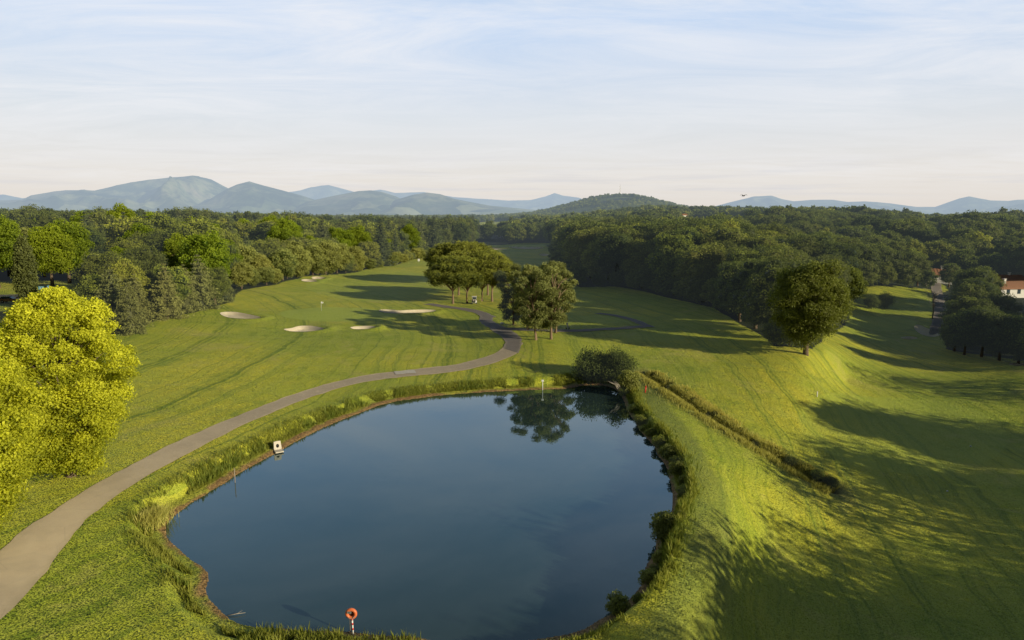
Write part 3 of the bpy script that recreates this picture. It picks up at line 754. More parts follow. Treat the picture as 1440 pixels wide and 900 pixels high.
# ------------------------------------------------------------------ mountains
def mountain_material():
    m, nt = mat('mountain_slopes'); g = N(nt, 'ShaderNodeNewGeometry'); P = g.outputs['Position']
    n = noise(nt, P, .0016, 7, .7); n2 = noise(nt, P, .005, 6, .7)
    c = ramp(nt, n.outputs['Fac'], [(.38, (.02, .04, .02)), (.48, (.09, .12, .05)), (.56, (.26, .27, .13)), (.7, (.34, .28, .20))])
    c = mixc(nt, ramp(nt, n2.outputs['Fac'], [(.35, .6), (.5, 0)]), c, (.02, .035, .022))
    s = N(nt, 'ShaderNodeSeparateXYZ'); Lk(nt, P, s.inputs[0])
    low = ramp(nt, mth(nt, 'DIVIDE', s.outputs[2], 260.), [(.1, 1), (.9, 0)])
    vo = N(nt, 'ShaderNodeTexVoronoi'); vo.inputs['Scale'].default_value = .0032; Lk(nt, P, vo.inputs['Vector'])
    sv = N(nt, 'ShaderNodeSeparateColor'); Lk(nt, vo.outputs['Color'], sv.inputs[0])
    cf = ramp(nt, sv.outputs[0], [(0, (.03, .055, .025)), (.45, (.16, .21, .08)), (.75, (.34, .36, .18))], 'CONSTANT')
    c = mixc(nt, mth(nt, 'MULTIPLY', low, .8), c, cf)
    b = N(nt, 'ShaderNodeBsdfPrincipled'); Lk(nt, c, b.inputs[0]); b.inputs['Roughness'].default_value = .95; b.inputs['Specular IOR Level'].default_value = .05
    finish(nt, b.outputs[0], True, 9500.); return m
MM = mountain_material()
def ridge(sil, R, depth, seed, rough):
    sil = np.array(sil, float); us = np.arange(sil[0, 0], sil[-1, 0], 2.0); vs = np.interp(us, sil[:, 0], sil[:, 1])
    ang = np.arctan2((us - 720) / F, cp); n = len(us); m = 60
    V = []
    for k in range(m):
        t = k / (m - 1); rr = R + depth * (t - .62)
        x = rr * np.sin(ang); y = rr * np.cos(ang)
        # height of the crest so that it stands that high seen from the course
        el = np.array([math.atan2(ray(u, v)[2], math.hypot(ray(u, v)[0], ray(u, v)[1])) for u, v in zip(us, vs)])
        crest = CAMH + np.tan(el) * R
        prof = (1 - abs(t - .62) / (.62 if t < .62 else .38)) ** .85
        nz = np.array([mnoise.ridged_multi_fractal(Vector((a * 6. * R / 9000 + seed, t * depth / 2600., seed)), 1, 2.1, 6, 1, 2) for a in ang]) - 1.3
        # spurs run down from the crest: lower the flanks by noise, keep crest exact
        z = np.maximum(crest, 0) * prof + nz * rough * np.maximum(crest, 30) / 400 * (4 * prof * (1 - prof) + .02) * .75 - 12 * (1 - prof)
        V.append(np.stack([x, y, z], -1))
    V = np.vstack(V); i = np.arange(m - 1)[:, None] * n; j = np.arange(n - 1)[None]
    Fq = np.stack([i + j, i + j + 1, i + n + j + 1, i + n + j], -1).reshape(-1, 4)[:, ::-1]
    o = link(bpy.data.objects.new('mountain_range', mesh_np('mountain_range', V, Fq, MM, None, True))); tag(o, kind='structure')
ridge([(-260,300),(-120,286),(0,281),(30,281),(50,280),(62,274),(95,268),(110,267),(150,268),(172,262),(200,254),(225,250),(252,248),(285,247),(310,252),(330,263),(345,272),(362,282),(400,290),(440,302)], 10800, 4200, 3., 330)
ridge([(240,301),(300,284),(330,266),(345,259),(362,254.5),(380,260),(405,267),(430,274),(460,284),(500,300)], 9300, 2600, 7., 260)
ridge([(400,302),(440,283),(480,274),(510,268),(528,267),(545,270),(562,276),(590,290),(620,302)], 8600, 2300, 11., 220)
ridge([(520,302),(560,281),(585,273),(604,270),(622,272.5),(640,279),(660,283),(690,289),(730,293),(770,297),(800,302)], 8000, 2300, 15., 220)
ridge([(-200,295),(-60,280),(0,275.5),(25,273.5),(50,279),(120,276),(250,270),(340,271),(400,272),(430,268),(445,263),(470,260),(485,264),(505,269),(540,266),(560,271),(600,270),(640,277),(690,280),(715,282),(745,281),(765,276),(778,271),(790,275),(812,278),(830,285),(870,292),(930,301)], 16500, 4500, 21., 260)
ridge([(930,303),(975,298),(1000,289),(1015,285),(1035,280),(1052,276.5),(1075,275),(1090,280),(1105,283),(1130,281),(1160,281),(1180,284),(1203,283),(1240,286),(1275,291),(1300,291),(1318,284),(1332,279),(1345,276),(1360,279),(1375,281.5),(1400,282),(1412,280.5),(1440,280),(1480,284),(1540,281),(1620,290),(1700,300)], 13200, 4200, 31., 280)

# ------------------------------------------------------------------ sky, sun, camera
def sky():
    w = bpy.data.worlds.new('World'); sc.world = w; w.use_nodes = True; nt = w.node_tree; nt.nodes.clear()
    st = N(nt, 'ShaderNodeTexSky', sky_type='NISHITA'); st.sun_disc = False; st.sun_elevation = SUN_EL; st.sun_rotation = math.atan2(SUN_DIR2[0], SUN_DIR2[1])
    st.altitude = 50; st.air_density = 1.0; st.dust_density = 1.6; st.ozone_density = 1.6
    tc = N(nt, 'ShaderNodeTexCoord'); D = tc.outputs['Generated']
    s = N(nt, 'ShaderNodeSeparateXYZ'); Lk(nt, D, s.inputs[0]); z = s.outputs[2]
    c = mixc(nt, ramp(nt, z, [(.3, 0), (.7, .7)]), st.outputs[0], (.25, .45, .8))  # sky overhead, out of view, dimmed to keep the ambient light low
    # pale haze low down, a little rosy at the very horizon
    c = mixc(nt, ramp(nt, z, [(0, .95), (.06, .95), (.16, .9), (.27, .85), (.40, .8), (.62, .8), (.9, .8)]), c, ramp(nt, z, [(.0, (7.9, 7.3, 6.7)), (.05, (8.2, 7.8, 7.35)), (.13, (7.6, 8.0, 8.5)), (.26, (5.9, 7.5, 10.)), (.34, (4.0, 6.1, 8.8)), (.42, (2.7, 4.5, 6.6)), (.55, (.9, 1.6, 2.3)), (.7, (.35, .7, 1.2))]))
    # streaked cirrus, seen in perspective
    zz = mth(nt, 'ADD', mth(nt, 'MAXIMUM', z, 0), .06)
    cv = N(nt, 'ShaderNodeCombineXYZ'); Lk(nt, mth(nt, 'DIVIDE', s.outputs[0], zz), cv.inputs[0]); Lk(nt, mth(nt, 'DIVIDE', s.outputs[1], zz), cv.inputs[1])
    n1 = noise(nt, mapping(nt, cv.outputs[0], (.5, .95, 1), (0, 0, .35)), 1.25, 9, .68, .8)
    n2 = noise(nt, mapping(nt, cv.outputs[0], (.12, .2, 1), (0, 0, -.2), (3, 1, 0)), 1.2, 3, .5)
    f = mth(nt, 'MULTIPLY', ramp(nt, n1.outputs['Fac'], [(.36, 0), (.66, 1)]), ramp(nt, n2.outputs['Fac'], [(.32, .3), (.58, 1)]))
    f = mth(nt, 'MULTIPLY', f, ramp(nt, z, [(0, .0), (.05, .35), (.14, .75), (.27, .75), (.36, .4), (.6, .2), (1, .0)]))
    c = mixc(nt, f, c, (9.0, 9.0, 9.2))
    # low lilac bands over the mountains
    cb = N(nt, 'ShaderNodeCombineXYZ'); Lk(nt, mth(nt, 'MULTIPLY', s.outputs[0], 5.), cb.inputs[0]); Lk(nt, mth(nt, 'MULTIPLY', z, 95.), cb.inputs[1]); Lk(nt, mth(nt, 'MULTIPLY', s.outputs[1], 2.), cb.inputs[2])
    n3 = noise(nt, cb.outputs[0], 1., 5, .6)
    f3 = mth(nt, 'MULTIPLY', ramp(nt, n3.outputs['Fac'], [(.5, 0), (.68, .4)]), ramp(nt, z, [(.015, 0), (.03, 1), (.055, .8), (.09, 0)]))
    c = mixc(nt, f3, c, (6.1, 6.2, 6.8))
    # unseen sky behind the viewer, darkened to cut the fill light
    dk = ramp(nt, mth(nt, 'MULTIPLY_ADD', s.outputs[1], .5, .5), [(.42, .26), (.74, 1.)])
    c = mixc(nt, 1., c, dk, 'MULTIPLY')
    bg = N(nt, 'ShaderNodeBackground'); Lk(nt, c, bg.inputs[0]); bg.inputs[1].default_value = .1
    o = N(nt, 'ShaderNodeOutputWorld'); Lk(nt, bg.outputs[0], o.inputs[0])
    w.cycles.sampling_method = 'MANUAL'; w.cycles.sample_map_resolution = 512
sky()
sd = bpy.data.lights.new('sun', 'SUN'); sd.energy = 5.0; sd.angle = math.radians(.5); sd.color = (1., .89, .64)
so = link(bpy.data.objects.new('sun', sd)); dvec = Vector((SUN_DIR2[0] * math.cos(SUN_EL), SUN_DIR2[1] * math.cos(SUN_EL), math.sin(SUN_EL)))
so.rotation_euler = dvec.to_track_quat('Z', 'Y').to_euler(); so.location = (60, -40, 60)
cam = bpy.data.cameras.new('camera'); cam.sensor_width = 36; cam.lens = 24; cam.clip_end = 60000; cam.clip_start = .5
co = link(bpy.data.objects.new('camera', cam)); co.location = (0, 0, CAMH); co.rotation_euler = (math.pi / 2 - PITCH, 0, 0); sc.camera = co
sc.view_settings.view_transform = 'Standard'; sc.view_settings.look = 'None'; sc.view_settings.exposure = 0; sc.view_settings.gamma = 1
sc.cycles.use_denoising = True; sc.cycles.max_bounces = 5; sc.cycles.diffuse_bounces = 1; sc.cycles.glossy_bounces = 2; sc.cycles.transmission_bounces = 2; sc.cycles.transparent_max_bounces = 4
sc.cycles.use_adaptive_sampling = True; sc.cycles.adaptive_threshold = .02

# ------------------------------------------------------------------ trees: one prototype of each look, shared by the copies
OAK = [make_broad('oak', 17, 6.6, 26, 9000, .42, 'oak', 100 + i, z0=.1) for i in range(3)]
OAKM = [make_broad('oakm', 16, rr_, nl_, 3600, .62, 'oak', 130 + i, z0=.1, core=.66) for i, (rr_, nl_) in enumerate([(6.4, 20), (5.2, 14), (7.2, 26), (5.8, 11)])]
MIX = [make_broad('mix', 15, 5.4, 22, 7000, .42, 'mixed', 160 + i, z0=.08) for i in range(3)]
MIXM = [make_broad('mixm', 15, rr_, nl_, 3200, .62, 'mixed', 180 + i, z0=.08, core=.66) for i, (rr_, nl_) in enumerate([(5.6, 18), (4.6, 13), (6.4, 22)])]
CON = [make_conifer(14, 4.2, 9000, .5, 'conifer', 200 + i) for i in range(3)]
CONM = [make_conifer(19, 4.2, 3600, .8, 'farcon', 220 + i, whorls=17) for i in range(3)]
WIL = [make_broad('wil', 9, 3.9, 24, 7000, .32, 'willow', 240 + i, z0=.02, fr=(.26, .4)) for i in range(2)]
BRI = [make_broad('bri', 16, 6.0, 30, 12000, .42, 'bright', 260 + i, z0=.1, fr=(.22, .34), core=.5) for i in range(2)]
FAR = [make_broad('far', 15, 6.8, 12, 620, 1.55, 'oak', 280 + i, z0=.1, core=.8, fr=(.34, .5)) for i in range(3)] + [make_broad('farm', 14, 6.4, 12, 620, 1.5, 'mixed', 290, z0=.1, core=.8, fr=(.34, .5))]
EDGE = 0
placed = []     # (x, y, radius) of trees set by hand

def hand(name, proto, uv, h=None, s=None, label=None, cat='tree', group=None, rz=None, sz=None, **kw):
    p = at(*uv); k = s or (h / proto.h); placed.append((p.x, p.y, proto.r * k * .75))
    return place(name, proto, (p.x, p.y, p.z - .1), k, rz, label, cat, group, sz=sz and sz * k, **kw)

# --- lone trees on the course
big = make_broad('big', 17, 6.7, 54, 42000, .30, 'bigoak', 11, z0=.04, fr=(.14, .32), core=.5, shell=(.6, 1.3))
hand('oak_tree', big, (1133, 498), h=17.6, label='big rounded leafy tree standing alone at the foot of the dark wood', rz=.4)
small = make_broad('sm', 11, 5.2, 26, 12000, .34, 'bigoak', 12, z0=.03, core=.6)
hand('oak_tree', small, (1192, 424), h=10.5, label='bushy green tree just behind and right of the big lone tree', rz=1.)
for i, (uv, h) in enumerate([((1082, 474), 14.5), ((1062, 462), 15), ((1100, 470), 16), ((1040, 452), 14)]):
    hand('oak_tree', OAK[i % 3], uv, h=h, label='dark leafy tree at the front end of the wood beside the big tree', group='dark trees at the front end of the wood')
for i, (uv, h) in enumerate([((1290, 402), 11), ((1276, 400), 12), ((1334, 404), 9)]):
    hand('oak_tree', OAK[i % 3], uv, h=h, label='leafy tree beside the small house at the end of the path', group='trees beside the small house')
UMB = [make_umbrella(13.4, 7.2, 17000, .42, 30), make_umbrella(13, 6.8, 17000, .42, 31), make_umbrella(13.5, 7.0, 10000, .55, 32)]
ug = 'umbrella pines beside the cart path'
for i, (uv, pr, h, lab) in enumerate([((637, 427), 0, 13.0, 'leftmost umbrella pine of the front row, with a low limb reaching left'), ((657, 426.5), 1, 12.6, 'umbrella pine just left of the parked golf cart'),
        ((678, 423.5), 1, 12.2, 'umbrella pine just right of the parked golf cart'), ((692, 424), 0, 13.4, 'rightmost umbrella pine, its crown above the dark conifers'),
        ((645, 415), 2, 13.4, 'umbrella pine second row, behind the leftmost pine'), ((686, 415), 2, 13.6, 'umbrella pine behind the right pair of pines'),
        ((655, 399), 2, 14.5, 'broad umbrella pine farther back, crown showing over the front row'), ((668, 396), 2, 14.2, 'farthest umbrella pine at the right of the back crown'), ((628, 398), 2, 14., 'farthest left umbrella pine in the back row')]):
    hand('umbrella_pine', UMB[pr], uv, h=h, label=lab, rz=i * 1.3)
SC = [make_scots(12.5, 4.2, 12000, .36, 'scots', 40, lean=(-1., 0)), make_scots(13.5, 4.0, 12000, .36, 'scots', 41), make_scots(12.5, 3.4, 10000, .36, 'scots', 42, lean=(1., 0)), make_scots(12, 4.4, 11000, .38, 'farcon', 43, zlow=.1)]
for i, (uv, pr, h, lab) in enumerate([((754, 478), 0, 13.2, 'front left pine of the clump above the pond, with pale leaning stem'), ((775, 477), 1, 14.0, 'front right pine of the clump above the pond'),
        ((781, 468), 2, 12.6, 'back right pine of the clump above the pond'), ((742, 464), 1, 13.0, 'back left pine of the clump above the pond'), ((764, 462), 0, 13.6, 'tallest pine at the back of the clump above the pond')]):
    hand('scots_pine', SC[pr], uv, h=h, label=lab, rz=[0, 2.2, .3, 4., 1.][i])
hand('scots_pine', SC[3], (722, 457), h=11.5, label='dark dense pine at the left edge of the clump by the path', rz=.6)

# --- foreground plane trees with yellow-green leaves
def lime_tree(seed, h, r, nleaf, base, label, nlobe=190, lobes_extra=()):
    rng = np.random.default_rng(seed); L = []; R = []; lim = []
    for k in range(nlobe):
        t = (k + .5) / nlobe; a = k * 2.39996; z = h * (.05 + .92 * t)
        env = r / 6.2 * np.interp(t, [0, .18, .4, .6, .75, .84, .93, 1], [2.0, 3.4, 5.2, 6.2, 5.7, 4.5, 2.9, .7])
        q = env * rng.uniform(.5, 1.02)
        L.append((math.cos(a) * q, math.sin(a) * q, z)); R.append(rng.uniform(.5, 1.2) * (1 if t < .9 else .7))
        if k % 4 == 0: lim.append((max(.12, .7 * t), np.array(L[-1]) * .97, .11))
    for e in lobes_extra: L.append(e[:3]); R.append(e[3])
    cr = crown_from_lobes('crown', L, R, int(nleaf * 1.5), .19, M['lime'], rng, squash=.85, core=.3, rnd=.52, shell=(.5, 1.4), aspect=.8, under=.3)
    pr = Proto(cr, trunk_mesh('trunk', h * .8, .38, lim, rng, M['bark']), h, r)
    placed.append((base[0], base[1], r * .7))
    return place('plane_tree', pr, base, 1., 0., label)
lx, ly = -41.0, 60.5
lime_tree(5, 17.6, 6.1, 95000, (lx, ly, gz(lx, ly)), 'tall yellow-green plane tree in the left foreground beside the cart path')
lx, ly = -40.3, 47.5
lime_tree(6, 14.6, 5.3, 72000, (lx, ly, gz(lx, ly)), 'lower yellow-green plane tree cut off by the left edge of the picture')

# --- left band
pop = make_column(15, 2.3, 9000, .36, 'poplar', 50)
hand('poplar_tree', pop, (41, 433), h=16.5, label='slim columnar dark poplar by the road at far left')
lg = 'dark bushy conifers along the left edge of the fairway'
cl = 'bushy grey-green conifer in the belt along the left edge of the fairway'
for i, (uv, h) in enumerate([((183, 468), 10.5), ((160, 461), 12.5), ((137, 458), 12), ((194, 452), 10), ((236, 448), 12), ((243, 443), 13), ((262, 438), 11), ((283, 434), 13), ((303, 428), 11), ((118, 452), 8), ((178, 448), 14), ((214, 444), 7.5), ((316, 424), 9)]):
    if i in (2, 5, 8, 10): hand('broadleaf_tree', MIX[i % 3], uv, h=h * .95, label='mid-green leafy tree between the conifers of the left fairway belt', group='leafy trees in the left conifer belt')
    else: hand('conifer', CON[i % 3], uv, h=h, label=cl, group=lg)
for uv, h, lab in [((290, 422), 19, 'tall fresh-green tree rising behind the conifer belt at left'), ((98, 398), 20, 'broad bright green tree on the lawn beyond the road signs'), ((74, 402), 18.5, 'bright green tree on the lawn just right of the columnar poplar'),
                   ((-2, 405), 21, 'bright green tree on the lawn at the left picture edge'), ((262, 405), 17, 'fresh-green tree behind the left conifer belt, beside the street lamp'), ((176, 418), 14, 'yellow-green tree between the conifers and the blue van')]:
    hand('broadleaf_tree', BRI[int(h) % 2], uv, h=h, label=lab)
wg = 'willows and sallows along the left edge of the fairway'
wl = 'rounded grey-green willow in the belt along the left fairway edge'
for i, (uv, h) in enumerate([((340, 406), 9), ((356, 402), 6), ((375, 401), 6.5), ((388, 399), 5.5), ((366, 396), 10), ((345, 396), 13), ((398, 394), 12), ((418, 390), 12.5), ((440, 387), 13), ((458, 386), 14), ((474, 384), 13), ((412, 386), 14), ((404, 392), 6), ((428, 389), 6),
                             ((447, 387), 6.5), ((466, 385), 5.5), ((486, 383), 9), ((500, 381), 11), ((60, 462), 4.5), ((30, 470), 4.5), ((88, 458), 4), ((170, 425), 11), ((180, 408), 11), ((150, 415), 12)]):
    hand('willow', WIL[i % 2], uv, h=h, label=wl, group=wg)
for i, uv in enumerate([(10, 480), (-25, 490), (-50, 470)]):
    hand('conifer', CON[i], uv, h=4.5 + i, label=['dark conifer behind the plane trees at the left picture edge', 'dark conifer just outside the left edge', 'tall dark conifer just outside the left edge'][i])

# --- right: trees round the white houses and off the right edge (these throw the long shadows)
rl = 'dark leafy tree in the cluster in front of the white houses'; rg = 'dark trees in front of the white houses'
for i, (uv, h) in enumerate([((1342, 494), 8.5), ((1356, 499), 10), ((1380, 502), 11), ((1405, 507), 10.5), ((1432, 511), 10), ((1462, 516), 10), ((1350, 478), 11), ((1375, 482), 10.5), ((1400, 480), 8), ((1425, 484), 7.5), ((1452, 488), 7.5),
                             ((1366, 443), 14), ((1378, 438), 13), ((1358, 462), 12), ((1366, 458), 13), ((1392, 462), 7), ((1420, 462), 5), ((1446, 462), 5), ((1372, 424), 9)]):
    hand('oak_tree', OAK[i % 3], uv, h=h, label=rl, group=rg)
AIR = [make_broad('air', 17, 6.6, 15, 2500, .5, 'oak', 400 + i, z0=.12, core=0, shell=(.5, 1.25)) for i in range(3)]
def shade(u, v, h, proto, f=.9):
    """a tree whose shadow tip falls at that point of the fairway"""
    p = at(u, v); L = h / math.tan(SUN_EL)
    for _ in range(4):
        x, y = p.x + SUN_DIR2[0] * L, p.y + SUN_DIR2[1] * L; z = gz(x, y); L = (z + h * f - p.z) / math.tan(SUN_EL)
    place('oak_tree', proto, (x, y, z), h / proto.h, None, 'tall leafy tree in the row beyond the right edge', 'tree', 'trees standing beyond the right edge')
SH = [(1100,552,22),(1135,556,21),(1185,562,20),(1230,575,22),(1060,606,22),(1100,612,20),(1150,628,20),(1030,632,17),(1010,730,18),(1000,790,21),(985,830,22),(1040,765,19),(1075,725,17),(1060,830,20),(960,885,22),(1100,790,16),
      (1205,487,21),(1195,512,19),(1290,500,18),(1260,500,22),(1300,650,15),(1200,660,19),(1250,690,21),(1180,720,22),(1200,780,22),(1130,860,22),(1300,720,20),(1250,850,23),(1350,800,20),(985,748,20),(965,800,22),(950,850,23),(930,892,24),(975,770,22),(1010,850,24),(1100,850,24),(1020,905,25),(940,930,24),(1120,800,23),(1040,880,23),(1180,900,24),(1250,790,22)]
for i, (u, v, h) in enumerate(SH): shade(u, v, h * 1.0, AIR[i % 3] if i % 9 else OAK[i % 3], 1. if i < 31 else .92)

# --- woods: scattered on the wooded ground, near trees one by one, far ones as woodland
SIGHT = [np.array(q, float) for q in ([(-40,396),(112,396),(112,430),(-40,432)], [(206,384),(230,384),(230,402),(206,402)], [(1385,396),(1460,392),(1460,418),(1392,418)], [(1298,380),(1334,380),(1334,404),(1298,404)],
    [(672,316),(700,314.5),(700,321),(676,321)], [(935,313),(985,310),(1078,312),(1095,316),(1040,318),(960,319)], [(1303,313),(1340,316),(1358,320),(1340,321),(1310,317)])]
def scatter():
    rng = np.random.default_rng(3); pts = []
    r = 95.
    while r < 3300:
        sp = 8.2 if r < 330 else 9.5 if r < 700 else 11.5 if r < 1400 else 15
        n = int(r * math.radians(86) / sp)
        a = math.radians(-43) + (np.arange(n) + rng.uniform(-.35, .35, n)) * sp / r + (rng.random() * sp / r); rr = r + rng.uniform(-.35, .35, n) * sp
        pts.append(np.stack([rr * np.sin(a), rr * np.cos(a)], -1)); r += sp * .92
    P = np.vstack(pts); Z = H(P[:, 0], P[:, 1]); ok = ~is_open(P[:, 0], P[:, 1], Z)
    # keep crowns off the lawn: test a ring round each stem too
    for a in np.linspace(0, 6.283, 7)[:-1]:
        x, y = P[:, 0] + 3.2 * math.cos(a), P[:, 1] + 3.2 * math.sin(a); ok &= ~is_open(x, y, Z)
    for (x, y, q) in placed: ok &= np.hypot(P[:, 0] - x, P[:, 1] - y) > q + 2.2
    rd = np.hypot(P[:, 0], P[:, 1]); ok &= ~((rd < 130) & (P[:, 0] > 60)); ok &= ~((rd < 115) & (P[:, 0] < 0))
    # keep open sight of clearings, road and houses: no tree whose head stands before them
    for hh in (5., 9., 13.5, 17.):
        for dx in (-4.5, 0, 4.5):
            u, v = project(P[:, 0] + dx, P[:, 1], Z + hh)
            for q in SIGHT:
                if hh < 16 or q[0, 0] > 1200: ok &= ~inside(u, v, q)
    for hx1, hy1 in ((160, 220), (166, 232), (149, 245)):   # the sun reaches the houses over open gardens
        t = (P[:, 0] - hx1) * SUN_DIR2[0] + (P[:, 1] - hy1) * SUN_DIR2[1]; q = np.abs(-(P[:, 0] - hx1) * SUN_DIR2[1] + (P[:, 1] - hy1) * SUN_DIR2[0]); ok &= ~((t > -13) & (t < 66) & (q < 17))
    # small clearings far off
    ok &= (rd < 800) | (vnoise(P[:, 0], P[:, 1], 190, 31) > .22)
    return P[ok], Z[ok], rd[ok]
P, Z, RD = scatter()
U, V_ = project(P[:, 0], P[:, 1], Z)
g2 = np.random.default_rng(9)
kind = np.empty(len(P), int)   # 0 oak 1 mixed 2 conifer
rnd_ = g2.random(len(P)); left = P[:, 0] < -5 + RD * .0
fir_zone = left & (vnoise(P[:, 0], P[:, 1], 60, 77) > .55)
kind[:] = np.where(left, np.where(rnd_ < .6, 1, 0), np.where(rnd_ < .14, 1, 0)); kind[fir_zone & (rnd_ > .62) & (RD > 170)] = 2
HT = np.where(kind == 2, g2.uniform(13, 22, len(P)), g2.uniform(12, 18, len(P)))
HT *= .72 + .56 * vnoise(P[:, 0], P[:, 1], 34, 91)
HT *= np.where(RD > 900, .9, 1.) * np.where((~left) & (U < 1040) & (RD < 500), 1.08, 1.)
HT = np.where(left & (RD < 520) & (RD > 180), HT * np.where(g2.random(len(P)) < .28, 1.34, 1.04), HT)
HT = np.where((~left) & (U < 1110) & (RD < 380), HT * 1.16, HT)
HT = np.where((U > 1200) & (RD < 420), HT * .92, HT)
HT = np.where(kind == 2, np.minimum(HT, 21.), np.minimum(HT, 22.))
# visibility by azimuth from the course's viewpoint: keep count of the tallest line so far
az = np.arctan2(P[:, 0], P[:, 1]); top = (Z + HT - CAMH) / RD; order = np.argsort(RD)
bins = np.full(900, -9.); vis = np.zeros(len(P), bool)
for k in order:
    w = 4. / RD[k]; a0 = int((az[k] - w + .79) / 1.58 * 900); a1 = max(a0 + 1, int((az[k] + w + .79) / 1.58 * 900))
    a0 = max(a0, 0); a1 = min(a1, 900)
    if a0 >= a1: continue
    if top[k] > bins[a0:a1].min() - .004: vis[k] = True
    bins[a0:a1] = np.maximum(bins[a0:a1], top[k] - 2.5 / RD[k])
cand = [k for k in order if vis[k] and abs(U[k] - 720) < 790]
nk = {0: 0, 1: 0, 2: 0}; indiv = set()
LAB = {0: [('oak_tree', 'dark leafy tree in the dense wood right of the fairway', 'dark broadleaf trees of the right-hand wood'), ('oak_tree', 'dark leafy tree in the wood left of the fairway', 'dark broadleaf trees of the left-hand wood')],
       1: [('broadleaf_tree', 'mid-green leafy tree in the dense wood right of the fairway', 'mid-green trees of the right-hand wood'), ('broadleaf_tree', 'mid-green leafy tree in the wood left of the fairway', 'mid-green trees of the left-hand wood')],
       2: [('fir_tree', 'dark pointed fir in the wood right of the fairway', 'firs of the right-hand wood'), ('fir_tree', 'dark pointed fir in the wood left of the fairway', 'firs of the left-hand wood')]}
for k in cand:
    kd = int(kind[k])
    if RD[k] > 700 or nk[kd] >= (240 if kd == 0 else 230): continue
    nk[kd] += 1; indiv.add(int(k))
    near = RD[k] < 300
    pr = {0: OAK if RD[k] < 260 else OAKM, 1: MIX if RD[k] < 260 else MIXM, 2: CON if RD[k] < 200 else CONM}[kd]
    if kd == 1 and left[k] and RD[k] < 420 and g2.random() < .25: pr = BRI
    if kd == 0 and left[k] and RD[k] < 350 and g2.random() < .12: pr = WIL
    pr = pr[int(k) % len(pr)]; nm, lb, gp = LAB[kd][1 if left[k] else 0]
    s = HT[k] / pr.h
    place(nm, pr, (P[k, 0], P[k, 1], Z[k] - .3), s * (.95 + .25 * g2.random()), None, lb, 'tree', gp, parts=near, sz=s * (1.15 if pr is BRI[0] else 1))
print('woodland', len(P), 'individual', nk)

# edge undergrowth: skirts of bushes along the wood edges so the trunks do not float above bare soil
def skirt(pxl, step, hs, protos, label, group, nm='bush'):
    c = pxs(pxl); L = np.concatenate([[0], np.cumsum(np.linalg.norm(np.diff(c, axis=0), axis=1))]); n = int(L[-1] / step)
    for q in np.linspace(0, L[-1], max(2, n)):
        x = np.interp(q, L, c[:, 0]) + RNG.normal(0, .8); y = np.interp(q, L, c[:, 1]) + RNG.normal(0, .8); h = RNG.uniform(*hs); p = protos[RNG.integers(len(protos))]
        place(nm, p, (x, y, gz(x, y) - .5), h / p.h * 1.1, None, label, 'bush', group, parts=False, sz=h / p.h)
skirt([(778,354),(788,376),(801,398),(816,404),(870,403),(930,415),(1000,432),(1050,455),(1085,478),(1108,486)], 6.5, (5, 9), OAKM, 'low leafy bush along the foot of the right-hand wood', 'bushes along the foot of the right-hand wood')
skirt([(1206,405),(1235,404),(1260,404),(1290,407),(1308,409)], 7, (6, 10), OAKM, 'low leafy bush along the far edge of the right fairway', 'bushes along the far edge of the right fairway')
skirt([(486,384),(510,380),(540,376),(580,366),(608,357)], 5.5, (4, 7), WIL + MIXM[:1], 'low grey-green bush at the foot of the left-hand wood', 'bushes along the foot of the left-hand wood')
skirt([(1338,492),(1380,502),(1440,512),(1480,520)], 5, (4, 6), OAKM, 'low dark bush at the foot of the trees by the houses', 'bushes below the trees by the houses')

